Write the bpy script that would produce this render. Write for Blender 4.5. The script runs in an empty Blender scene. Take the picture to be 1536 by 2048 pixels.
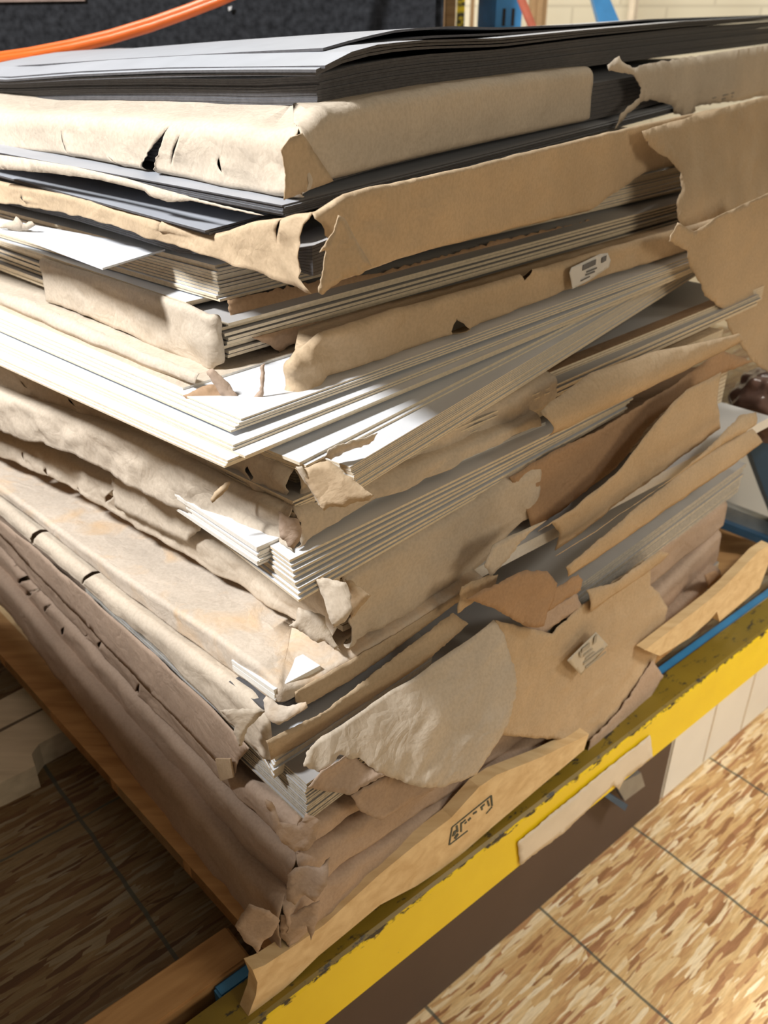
import bpy, bmesh, math, random
from mathutils import Vector, noise
from mathutils.geometry import delaunay_2d_cdt
random.seed(7)
S = bpy.context.scene
COL = S.collection
R = math.radians
# ------------------------------------------------------------------ camera
F, PITCH, CAMH = 1760.0, R(29.9), 1.0
cam_d = bpy.data.cameras.new('camera'); cam = bpy.data.objects.new('camera', cam_d); COL.objects.link(cam)
cam.location = (0, 0, CAMH); cam.rotation_euler = (R(90) - PITCH, 0, 0)
cam_d.sensor_fit = 'VERTICAL'; cam_d.sensor_height = 36; cam_d.sensor_width = 27
cam_d.lens = F / 2048 * 36; cam_d.clip_start = 0.02
cam_d.dof.use_dof = True; cam_d.dof.focus_distance = 0.86; cam_d.dof.aperture_fstop = 7.0
S.camera = cam
# ------------------------------------------------------------------ world, light, exposure
S.view_settings.view_transform = 'Standard'; S.view_settings.look = 'None'
S.view_settings.exposure = 0.0; S.view_settings.gamma = 1
w = bpy.data.worlds.new('world'); S.world = w; w.use_nodes = True
bg = w.node_tree.nodes['Background']; bg.inputs[0].default_value = (1.0, 0.86, 0.68, 1); bg.inputs[1].default_value = 0.15
def area(name, loc, target, sx, sy, power, col):
    l = bpy.data.lights.new(name, 'AREA'); l.shape = 'RECTANGLE'; l.size = sx; l.size_y = sy; l.energy = power; l.color = col
    o = bpy.data.objects.new(name, l); COL.objects.link(o); o.location = loc
    o.rotation_euler = (Vector(target) - Vector(loc)).to_track_quat('-Z', 'Y').to_euler(); return o
area('ceiling_tube_near', (-1.35, 0.26, 2.24), (-0.15, 0.75, 0.5), 0.16, 0.30, 79, (0.98, 0.98, 0.98))
area('aisle_fill_light', (3.2, -1.6, 2.2), (0.6, 1.0, 0.0), 1.4, 1.0, 38, (1.0, 0.85, 0.64))  # added low light, standing in for bounce on the right faces
lo = area('floor_fill_light', (1.9, 0.45, 1.9), (1.35, 0.75, -0.5), 0.4, 0.8, 14, (1.0, 0.94, 0.84)); lo.data.spread = R(70)  # added narrow light that brightens only the lower floor
area('back_wall_fill', (0.2, 3.0, 2.9), (0.4, 3.9, 1.0), 1.6, 0.3, 100, (1.0, 0.95, 0.85))  # added light that brightens the cream back wall

# ------------------------------------------------------------------ pixel rays (image taken as 1536 x 2048)
def ray(u, v):
    a = (u - 768) / F; b = -(v - 1024) / F
    return (a, math.cos(PITCH) + b * math.sin(PITCH), -math.sin(PITCH) + b * math.cos(PITCH))
def at_z(p, z):
    d = ray(*p); t = (z - CAMH) / d[2]; return Vector((d[0] * t, d[1] * t, z))
def at_y(p, y):
    d = ray(*p); t = y / d[1]; return Vector((d[0] * t, y, CAMH + d[2] * t))
class Face:
    """a vertical plane through C running along azimuth ang (from +Y), side R or L"""
    def __init__(s, C, ang, side='R'):
        a = R(ang); s.C = Vector((C[0], C[1], 0))
        if side == 'R': s.d = Vector((math.sin(a), math.cos(a), 0)); s.n = Vector((math.cos(a), -math.sin(a), 0))
        else: s.d = Vector((-math.sin(a), math.cos(a), 0)); s.n = Vector((-math.cos(a), -math.sin(a), 0))
    def hit(s, p, o=0.0):
        r = ray(*p); k = (s.C.x * s.n.x + s.C.y * s.n.y + o) / (r[0] * s.n.x + r[1] * s.n.y)
        q = Vector((r[0] * k, r[1] * k, CAMH + r[2] * k)); return (q - s.C).dot(s.d), q.z
    def pt(s, u, z, o=0.0):
        q = s.C + s.d * u + s.n * o; return Vector((q.x, q.y, z))
def curve(pts):
    pts = sorted(pts)
    def f(x):
        if x <= pts[0][0]: return pts[0][1]
        for (x0, y0), (x1, y1) in zip(pts, pts[1:]):
            if x <= x1:
                t = (x - x0) / max(1e-6, x1 - x0); return y0 + (y1 - y0) * t
        if len(pts) > 1:
            (x0, y0), (x1, y1) = pts[-2:]
        return pts[-1][1]
    return f
class Layer:
    def __init__(s, z, C, aL, aR):
        s.z = z; s.C = Vector((C[0], C[1], 0)); s.aL = aL; s.aR = aR
        s.L = Face(C, aL, 'L'); s.R = Face(C, aR, 'R')
def layer(px, z, aL, aR):
    q = at_z(px, z); return Layer(z, (q.x, q.y), aL, aR)

# ------------------------------------------------------------------ materials
MATS = {}
def newmat(name):
    m = bpy.data.materials.new(name); m.use_nodes = True; nt = m.node_tree
    b = nt.nodes['Principled BSDF']; MATS[name] = m; return m, nt, b
def N(nt, t, **kw):
    n = nt.nodes.new(t)
    for k, v in kw.items(): setattr(n, k, v)
    return n
def rgb(c): return (c[0], c[1], c[2], 1)
def plain(name, c, rough=0.6, metal=0.0, var=0.12, scale=30, bump=0.0, spec=0.5):
    m, nt, b = newmat(name)
    tc = N(nt, 'ShaderNodeTexCoord'); n = N(nt, 'ShaderNodeTexNoise'); n.inputs['Scale'].default_value = scale; n.inputs['Detail'].default_value = 6
    r = N(nt, 'ShaderNodeValToRGB'); r.color_ramp.elements[0].position = 0.3; r.color_ramp.elements[1].position = 0.7
    r.color_ramp.elements[0].color = rgb([x * (1 - var) for x in c]); r.color_ramp.elements[1].color = rgb([min(1, x * (1 + var)) for x in c])
    nt.links.new(tc.outputs['Object'], n.inputs['Vector']); nt.links.new(n.outputs[0], r.inputs[0]); nt.links.new(r.outputs[0], b.inputs['Base Color'])
    b.inputs['Roughness'].default_value = rough; b.inputs['Metallic'].default_value = metal; b.inputs['Specular IOR Level'].default_value = spec
    if bump:
        bp = N(nt, 'ShaderNodeBump'); bp.inputs['Strength'].default_value = bump; bp.inputs['Distance'].default_value = 0.002
        nt.links.new(n.outputs[0], bp.inputs['Height']); nt.links.new(bp.outputs[0], b.inputs['Normal'])
    return m
def kraft(name, c, stain=None):
    m, nt, b = newmat(name)
    tc = N(nt, 'ShaderNodeTexCoord')
    n1 = N(nt, 'ShaderNodeTexNoise'); n1.inputs['Scale'].default_value = 7; n1.inputs['Detail'].default_value = 5; n1.inputs['Roughness'].default_value = 0.6
    n2 = N(nt, 'ShaderNodeTexNoise'); n2.inputs['Scale'].default_value = 260; n2.inputs['Detail'].default_value = 3
    n3 = N(nt, 'ShaderNodeTexNoise'); n3.inputs['Scale'].default_value = 22; n3.inputs['Detail'].default_value = 7; n3.inputs['Distortion'].default_value = 0.6
    for n in (n1, n2, n3): nt.links.new(tc.outputs['Object'], n.inputs['Vector'])
    r = N(nt, 'ShaderNodeValToRGB'); e = r.color_ramp.elements
    e[0].position = 0.3; e[0].color = rgb([x * 0.88 for x in c]); e[1].position = 0.72; e[1].color = rgb([min(1, x * 1.1) for x in c])
    nt.links.new(n1.outputs[0], r.inputs[0])
    mx = N(nt, 'ShaderNodeMixRGB', blend_type='MULTIPLY'); mx.inputs[0].default_value = 0.35
    r2 = N(nt, 'ShaderNodeValToRGB'); r2.color_ramp.elements[0].position = 0.35; r2.color_ramp.elements[0].color = (.72, .70, .66, 1); r2.color_ramp.elements[1].position = 0.6
    nt.links.new(n2.outputs[0], r2.inputs[0]); nt.links.new(r.outputs[0], mx.inputs[1]); nt.links.new(r2.outputs[0], mx.inputs[2])
    out = mx.outputs[0]
    if stain:
        m2 = N(nt, 'ShaderNodeMixRGB'); m2.inputs[2].default_value = rgb(stain)
        r3 = N(nt, 'ShaderNodeValToRGB'); r3.color_ramp.elements[0].position = 0.5; r3.color_ramp.elements[1].position = 0.75; r3.color_ramp.elements[1].color = (.55, .55, .55, 1)
        nt.links.new(n3.outputs[0], r3.inputs[0]); nt.links.new(r3.outputs[0], m2.inputs[0]); nt.links.new(out, m2.inputs[1]); out = m2.outputs[0]
    nt.links.new(out, b.inputs['Base Color'])
    b.inputs['Roughness'].default_value = 0.72; b.inputs['Specular IOR Level'].default_value = 0.28
    wm = N(nt, 'ShaderNodeMixRGB', blend_type='LINEAR_LIGHT'); wm.inputs[0].default_value = .035; nt.links.new(tc.outputs['Object'], wm.inputs[1]); nt.links.new(n3.outputs['Color'], wm.inputs[2])
    vo = N(nt, 'ShaderNodeTexVoronoi', feature='DISTANCE_TO_EDGE'); vo.inputs['Scale'].default_value = 26; nt.links.new(wm.outputs[0], vo.inputs['Vector'])
    b0 = N(nt, 'ShaderNodeBump'); b0.inputs['Strength'].default_value = 0.20; b0.inputs['Distance'].default_value = 0.012; nt.links.new(vo.outputs[0], b0.inputs['Height'])
    bp = N(nt, 'ShaderNodeBump'); bp.inputs['Strength'].default_value = 0.3; bp.inputs['Distance'].default_value = 0.004; nt.links.new(b0.outputs[0], bp.inputs['Normal'])
    nt.links.new(n3.outputs[0], bp.inputs['Height']); nt.links.new(bp.outputs[0], b.inputs['Normal'])
    return m
K_PALE = kraft('kraft_paper_pale', (.64, .55, .44))  # pale tone takes in the bleaching light on the left faces
K_TAN = kraft('kraft_paper_tan', (.58, .44, .29))
K_BROWN = kraft('kraft_paper_brown', (.44, .285, .17))
K_ROSE = kraft('kraft_paper_rosy', (.50, .375, .285))  # rosy tone takes in the shade over the lowest bundles
K_STAIN = kraft('kraft_paper_stained', (.65, .56, .46), stain=(.72, .46, .22))
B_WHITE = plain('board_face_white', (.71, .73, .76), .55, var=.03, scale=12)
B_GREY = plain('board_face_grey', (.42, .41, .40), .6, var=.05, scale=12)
B_CORE = plain('board_core_cream', (.74, .64, .48), .8, var=.10, scale=220, bump=.15)
B_COREW = plain('board_core_white', (.86, .83, .76), .8, var=.05, scale=220, bump=.1)
B_BLACK = plain('board_face_slate', (.40, .42, .46), .45, var=.05, scale=20)
B_BLKE = plain('board_edge_black', (.085, .083, .088), .6, var=.2, scale=180)
B_LINE = plain('dark_core', (.03, .025, .02), .9)
STICK = plain('label_white', (.74, .73, .71), .5, var=.04)
INK = plain('printed_ink', (.16, .16, .17), .7)
INKS = plain('stamp_ink', (.10, .11, .09), .8, var=.3)

def wood(name, c1, c2, scale=(60, 4, 60)):
    m, nt, b = newmat(name)
    tc = N(nt, 'ShaderNodeTexCoord'); mp = N(nt, 'ShaderNodeMapping'); mp.inputs['Scale'].default_value = scale
    n = N(nt, 'ShaderNodeTexNoise'); n.inputs['Scale'].default_value = 1; n.inputs['Detail'].default_value = 6; n.inputs['Distortion'].default_value = .4
    r = N(nt, 'ShaderNodeValToRGB'); r.color_ramp.elements[0].position = .32; r.color_ramp.elements[1].position = .68
    r.color_ramp.elements[0].color = rgb(c1); r.color_ramp.elements[1].color = rgb(c2)
    nt.links.new(tc.outputs['Object'], mp.inputs[0]); nt.links.new(mp.outputs[0], n.inputs['Vector']); nt.links.new(n.outputs[0], r.inputs[0]); nt.links.new(r.outputs[0], b.inputs['Base Color'])
    b.inputs['Roughness'].default_value = .75
    bp = N(nt, 'ShaderNodeBump'); bp.inputs['Strength'].default_value = .3; bp.inputs['Distance'].default_value = .002
    nt.links.new(n.outputs[0], bp.inputs['Height']); nt.links.new(bp.outputs[0], b.inputs['Normal']); return m
W_PINE = wood('pine_wood', (.70, .49, .25), (.86, .66, .38), (8, 60, 60))
W_ORANGE = wood('orange_wood', (.42, .22, .08), (.62, .36, .15), (8, 60, 60))
W_WHITE = wood('whitewashed_wood', (.55, .48, .36), (.72, .64, .50), (8, 50, 50))

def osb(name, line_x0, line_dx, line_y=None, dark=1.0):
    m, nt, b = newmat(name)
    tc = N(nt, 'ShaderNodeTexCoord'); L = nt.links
    base = None
    wob = N(nt, 'ShaderNodeTexNoise'); wob.inputs['Scale'].default_value = 9; wob.inputs['Detail'].default_value = 3
    L.new(tc.outputs['Object'], wob.inputs['Vector'])
    wm = N(nt, 'ShaderNodeMixRGB', blend_type='LINEAR_LIGHT'); wm.inputs[0].default_value = .006
    L.new(tc.outputs['Object'], wm.inputs[1]); L.new(wob.outputs['Color'], wm.inputs[2])
    cols = [(.30, .15, .06), (.56, .34, .15), (.66, .45, .21), (.76, .57, .31), (.42, .21, .10), (.90, .78, .56)]
    prev = None; hprev = None
    for i, (ang, sx, sy) in enumerate([(20, 12, 60), (-38, 15, 70), (78, 14, 62), (5, 18, 95), (-66, 16, 80), (-20, 22, 120), (50, 17, 75), (-85, 22, 105)]):
        mp = N(nt, 'ShaderNodeMapping'); mp.inputs['Rotation'].default_value = (0, 0, R(ang)); mp.inputs['Scale'].default_value = (sx * .8, sy * 1.4, 1); mp.inputs['Location'].default_value = (i * 3.7, i * 1.3, 0)
        L.new(wm.outputs[0], mp.inputs[0])
        v = N(nt, 'ShaderNodeTexVoronoi', voronoi_dimensions='2D', distance='CHEBYCHEV'); v.inputs['Scale'].default_value = 1; L.new(mp.outputs[0], v.inputs['Vector'])
        sp = N(nt, 'ShaderNodeSeparateColor'); L.new(v.outputs['Color'], sp.inputs[0])
        r = N(nt, 'ShaderNodeValToRGB'); r.color_ramp.interpolation = 'LINEAR'
        e = r.color_ramp.elements
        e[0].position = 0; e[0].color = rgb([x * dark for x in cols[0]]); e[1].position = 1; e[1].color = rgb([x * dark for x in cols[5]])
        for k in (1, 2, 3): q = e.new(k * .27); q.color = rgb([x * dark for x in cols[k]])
        q = e.new(.12); q.color = rgb([x * dark for x in cols[4]])
        L.new(sp.outputs[0], r.inputs[0])
        if prev is None: prev = r.outputs[0]
        else:
            th = N(nt, 'ShaderNodeMath', operation='GREATER_THAN'); th.inputs[1].default_value = .70; L.new(sp.outputs[1], th.inputs[0])
            mx = N(nt, 'ShaderNodeMixRGB'); L.new(th.outputs[0], mx.inputs[0]); L.new(prev, mx.inputs[1]); L.new(r.outputs[0], mx.inputs[2]); prev = mx.outputs[0]
    gm = N(nt, 'ShaderNodeMapping'); gm.inputs['Rotation'].default_value = (0, 0, R(30)); gm.inputs['Scale'].default_value = (40, 300, 1); L.new(tc.outputs['Object'], gm.inputs[0])
    gn = N(nt, 'ShaderNodeTexNoise'); gn.inputs['Scale'].default_value = 1; gn.inputs['Detail'].default_value = 4; L.new(gm.outputs[0], gn.inputs['Vector'])
    gr = N(nt, 'ShaderNodeValToRGB'); gr.color_ramp.elements[0].position = .3; gr.color_ramp.elements[0].color = (.62, .58, .54, 1); gr.color_ramp.elements[1].position = .62; L.new(gn.outputs[0], gr.inputs[0])
    gx = N(nt, 'ShaderNodeMixRGB', blend_type='MULTIPLY'); gx.inputs[0].default_value = .6; L.new(prev, gx.inputs[1]); L.new(gr.outputs[0], gx.inputs[2]); prev = gx.outputs[0]
    # printed stud lines
    sx = N(nt, 'ShaderNodeSeparateXYZ'); L.new(tc.outputs['Object'], sx.inputs[0])
    ln = N(nt, 'ShaderNodeTexNoise'); ln.inputs['Scale'].default_value = 14; L.new(tc.outputs['Object'], ln.inputs['Vector'])
    def line(axis, x0, dx, wd):
        a = N(nt, 'ShaderNodeMath', operation='SUBTRACT'); L.new(sx.outputs[axis], a.inputs[0]); a.inputs[1].default_value = x0 - dx * 0.5
        a2 = N(nt, 'ShaderNodeMath', operation='MULTIPLY_ADD'); L.new(ln.outputs[0], a2.inputs[0]); a2.inputs[1].default_value = .008; L.new(a.outputs[0], a2.inputs[2])
        f = N(nt, 'ShaderNodeMath', operation='FLOORED_MODULO'); L.new(a2.outputs[0], f.inputs[0]); f.inputs[1].default_value = dx
        s = N(nt, 'ShaderNodeMath', operation='SUBTRACT'); L.new(f.outputs[0], s.inputs[0]); s.inputs[1].default_value = dx * .5
        ab = N(nt, 'ShaderNodeMath', operation='ABSOLUTE'); L.new(s.outputs[0], ab.inputs[0])
        lt = N(nt, 'ShaderNodeMath', operation='LESS_THAN'); L.new(ab.outputs[0], lt.inputs[0]); lt.inputs[1].default_value = wd
        return lt.outputs[0]
    mk = line(0, line_x0, line_dx, .0028)
    if line_y is not None:
        k2 = line(1, line_y[0], line_y[1], .0022); mxm = N(nt, 'ShaderNodeMath', operation='MAXIMUM'); L.new(mk, mxm.inputs[0]); L.new(k2, mxm.inputs[1]); mk = mxm.outputs[0]
    fd = N(nt, 'ShaderNodeMath', operation='MULTIPLY'); L.new(mk, fd.inputs[0]); fd.inputs[1].default_value = .82
    mx = N(nt, 'ShaderNodeMixRGB'); mx.inputs[2].default_value = (.06, .075, .065, 1); L.new(fd.outputs[0], mx.inputs[0]); L.new(prev, mx.inputs[1])
    L.new(mx.outputs[0], b.inputs['Base Color']); b.inputs['Roughness'].default_value = .62
    bp = N(nt, 'ShaderNodeBump'); bp.inputs['Strength'].default_value = .25; bp.inputs['Distance'].default_value = .003
    bw = N(nt, 'ShaderNodeRGBToBW'); L.new(prev, bw.inputs[0]); L.new(bw.outputs[0], bp.inputs['Height']); L.new(bp.outputs[0], b.inputs['Normal'])
    return m

def yellow_paint(name, olive):
    m, nt, b = newmat(name); L = nt.links
    tc = N(nt, 'ShaderNodeTexCoord'); sx = N(nt, 'ShaderNodeSeparateXYZ'); L.new(tc.outputs['Object'], sx.inputs[0])
    mp = N(nt, 'ShaderNodeMapping'); mp.inputs['Scale'].default_value = (26, 60, 60); L.new(tc.outputs['Object'], mp.inputs[0])
    n = N(nt, 'ShaderNodeTexNoise'); n.inputs['Scale'].default_value = 1; n.inputs['Detail'].default_value = 8; n.inputs['Roughness'].default_value = .7; L.new(mp.outputs[0], n.inputs['Vector'])
    mr = N(nt, 'ShaderNodeMapRange'); mr.inputs['From Min'].default_value = -.016; mr.inputs['From Max'].default_value = -.002; mr.inputs['To Min'].default_value = 0.0; mr.inputs['To Max'].default_value = .10 if olive else .19
    L.new(sx.outputs[2], mr.inputs['Value'])
    ad = N(nt, 'ShaderNodeMath', operation='ADD'); L.new(n.outputs[0], ad.inputs[0]); L.new(mr.outputs[0], ad.inputs[1])
    r = N(nt, 'ShaderNodeValToRGB'); r.color_ramp.elements[0].position = .66; r.color_ramp.elements[1].position = .72; L.new(ad.outputs[0], r.inputs[0])
    n2 = N(nt, 'ShaderNodeTexNoise'); n2.inputs['Scale'].default_value = 12; L.new(tc.outputs['Object'], n2.inputs['Vector'])
    rc = N(nt, 'ShaderNodeValToRGB'); c1, c2 = ((.84, .60, .004), (.97, .74, .015)) if not olive else ((.16, .105, .008), (.30, .21, .02))
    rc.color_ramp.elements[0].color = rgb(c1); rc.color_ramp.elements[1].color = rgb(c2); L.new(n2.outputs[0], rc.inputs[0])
    mx = N(nt, 'ShaderNodeMixRGB'); mx.inputs[2].default_value = (.035, .03, .02, 1); L.new(r.outputs[0], mx.inputs[0]); L.new(rc.outputs[0], mx.inputs[1]); L.new(mx.outputs[0], b.inputs['Base Color'])
    b.inputs['Roughness'].default_value = .45; return m
Y_FACE = yellow_paint('yellow_paint', False); Y_TOP = yellow_paint('yellow_paint_olive', True)  # beam top takes a darker olive than the front face
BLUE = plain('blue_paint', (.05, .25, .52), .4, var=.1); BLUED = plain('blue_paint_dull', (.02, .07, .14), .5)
STEEL = plain('grey_steel', (.30, .31, .31), .4, metal=.6); SHINE = plain('shine_metal', (.7, .7, .72), .25, metal=1.0)
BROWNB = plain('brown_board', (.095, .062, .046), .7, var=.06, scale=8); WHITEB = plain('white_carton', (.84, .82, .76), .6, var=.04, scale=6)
FELT = plain('charcoal_felt', (.035, .037, .042), .95, var=.5, scale=60, bump=.8, spec=.1); FELT2 = plain('rosy_lining', (.34, .25, .21), .9, var=.2)
ORANGE = plain('orange_jacket', (.80, .15, .02), .38, var=.06)
CREAM = plain('tape_cream', (.74, .66, .54), .6, var=.06, scale=18, bump=.5)
CARTON = plain('brown_carton', (.42, .27, .14), .8, var=.08)

# ------------------------------------------------------------------ object helpers
def obj(name, bm, mats, parent=None, smooth=False):
    me = bpy.data.meshes.new(name); bm.normal_update(); bm.to_mesh(me); bm.free()
    for m in (mats if isinstance(mats, (list, tuple)) else [mats]): me.materials.append(m)
    if smooth:
        for p in me.polygons: p.use_smooth = True
    o = bpy.data.objects.new(name, me); COL.objects.link(o)
    if parent: o.parent = parent; o.matrix_parent_inverse = parent.matrix_world.inverted()
    return o
def tag(o, label, cat, group=None, kind=None):
    o['label'] = label; o['category'] = cat
    if group: o['group'] = group
    if kind: o['kind'] = kind
    return o
def thing(name, label, cat, loc=(0, 0, 0), rz=0, group=None):
    e = bpy.data.objects.new(name, None); COL.objects.link(e); e.location = loc; e.rotation_euler = (0, 0, rz); e.empty_display_size = .05
    bpy.context.view_layer.update()
    return tag(e, label, cat, group)
def struct(o): o['kind'] = 'structure'; return o
def box_bm(x0, x1, y0, y1, z0, z1, bm=None, bevel=0.0):
    b = bm or bmesh.new()
    vs = [b.verts.new(c) for c in ((x0, y0, z0), (x1, y0, z0), (x1, y1, z0), (x0, y1, z0), (x0, y0, z1), (x1, y0, z1), (x1, y1, z1), (x0, y1, z1))]
    fs = [b.faces.new([vs[i] for i in q]) for q in ((3, 2, 1, 0), (4, 5, 6, 7), (0, 1, 5, 4), (1, 2, 6, 5), (2, 3, 7, 6), (3, 0, 4, 7))]
    if bevel: bmesh.ops.bevel(b, geom=list({e for f in fs for e in f.edges}), offset=bevel, segments=2, affect='EDGES')
    return b
def solid_bm(pts, inward, bm=None):
    """closed prism: a polygon of 3D points pushed back by a vector"""
    b = bm or bmesh.new(); n = len(pts)
    a = [b.verts.new(p) for p in pts]; c = [b.verts.new(Vector(p) + Vector(inward)) for p in pts]
    b.faces.new(a); b.faces.new(c[::-1])
    for i in range(n): b.faces.new((a[i], c[i], c[(i + 1) % n], a[(i + 1) % n]))
    bmesh.ops.recalc_face_normals(b, faces=b.faces); return b
def tube_bm(pts, rad, segs=12, bm=None):
    b = bm or bmesh.new(); rings = []
    for i, p in enumerate(pts):
        t = (Vector(pts[min(i + 1, len(pts) - 1)]) - Vector(pts[max(i - 1, 0)])).normalized()
        s = t.cross(Vector((0, 0, 1))).normalized(); u = s.cross(t)
        rings.append([b.verts.new(Vector(p) + (s * math.cos(a) + u * math.sin(a)) * rad) for a in [2 * math.pi * k / segs for k in range(segs)]])
    for r0, r1 in zip(rings, rings[1:]):
        for k in range(segs): b.faces.new((r0[k], r0[(k + 1) % segs], r1[(k + 1) % segs], r1[k]))
    b.faces.new(rings[0][::-1]); b.faces.new(rings[-1]); return b
def fbm(p, s, seed):
    q = Vector((p[0] * s + seed * 7.1, p[1] * s + seed * 3.3, p[2] * s + seed * 1.7))
    return noise.noise(q) + .5 * noise.noise(q * 2.1)
def crumple(p, s, seed):
    q = Vector((p[0] * s + seed * 5.3, p[1] * s, p[2] * s + seed))
    d = noise.voronoi(q)[0]; return min(.8, d[1] - d[0])
def paper(o, th=.0007):
    m = o.modifiers.new('thickness', 'SOLIDIFY'); m.thickness = th; m.offset = 0; return o

# ------------------------------------------------------------------ boards
def board_bm(C, aL, aR, zf, th, rl, rr, nl=1, nr=1, zb=None):
    """one flat sheet with its near corner at C; zf(sl, sr) gives its top height; faces get slot 0, edges slot 1"""
    dL = Face(C, aL, 'L').d; dR = Face(C, aR, 'R').d; b = bmesh.new(); C = Vector((C[0], C[1], 0))
    T = {}; B = {}
    for i in range(nl + 1):
        for j in range(nr + 1):
            sl = rl * i / nl; sr = rr * j / nr; q = C + dL * sl + dR * sr; z = zf(sl, sr)
            T[i, j] = b.verts.new((q.x, q.y, z)); B[i, j] = b.verts.new((q.x, q.y, zb(sl, sr) if zb else z - th))
    for i in range(nl):
        for j in range(nr):
            b.faces.new((T[i, j], T[i, j + 1], T[i + 1, j + 1], T[i + 1, j])); b.faces.new((B[i, j], B[i + 1, j], B[i + 1, j + 1], B[i, j + 1]))
    for j in range(nr):
        for i, fl in ((0, 0), (nl, 1)):
            f = b.faces.new((B[i, j], B[i, j + 1], T[i, j + 1], T[i, j])); f.material_index = 1
            if fl: f.normal_flip()
    for i in range(nl):
        for j, fl in ((0, 1), (nr, 0)):
            f = b.faces.new((B[i, j], B[i + 1, j], T[i + 1, j], T[i, j])); f.material_index = 1
            if fl: f.normal_flip()
    return b
def pack(lay, n, z0, z1, label, group, mats, rl=.81, rr=1.0, jit=.0025, yaw=.25, fan=(0, 0), th=None, zf=None, nl=1, nr=1, gap=.18, seed=0, twist=0., name='mat_board'):
    """n loose boards between heights z1 (bottom) and z0 (top); fan = total drift of the corner along R and L from top to bottom"""
    rnd = random.Random(seed + 11); out = []
    for i in range(n):
        t = (i + .5) / n; pitch = (z0 - z1) / n; h = th or pitch * (1 - gap)
        C = lay.C + lay.R.n * (fan[0] * t + rnd.uniform(-jit, jit)) + lay.L.n * (fan[1] * t + rnd.uniform(-jit, jit))
        y = rnd.uniform(-yaw, yaw); zt = z0 - pitch * i
        f = (lambda a, c, i=i: zf(a, c, i / n)) if zf else (lambda a, c, zt=zt: zt)
        fb = (lambda a, c, i=i: zf(a, c, (i + .93) / n)) if zf else None
        o = obj(name, board_bm((C.x, C.y), lay.aL + y, lay.aR - y + twist * t, f, h, rl, rr, nl, nr, fb), mats)
        tag(o, label, 'mat board', group if n > 1 else None); out.append(o)
    return out

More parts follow.
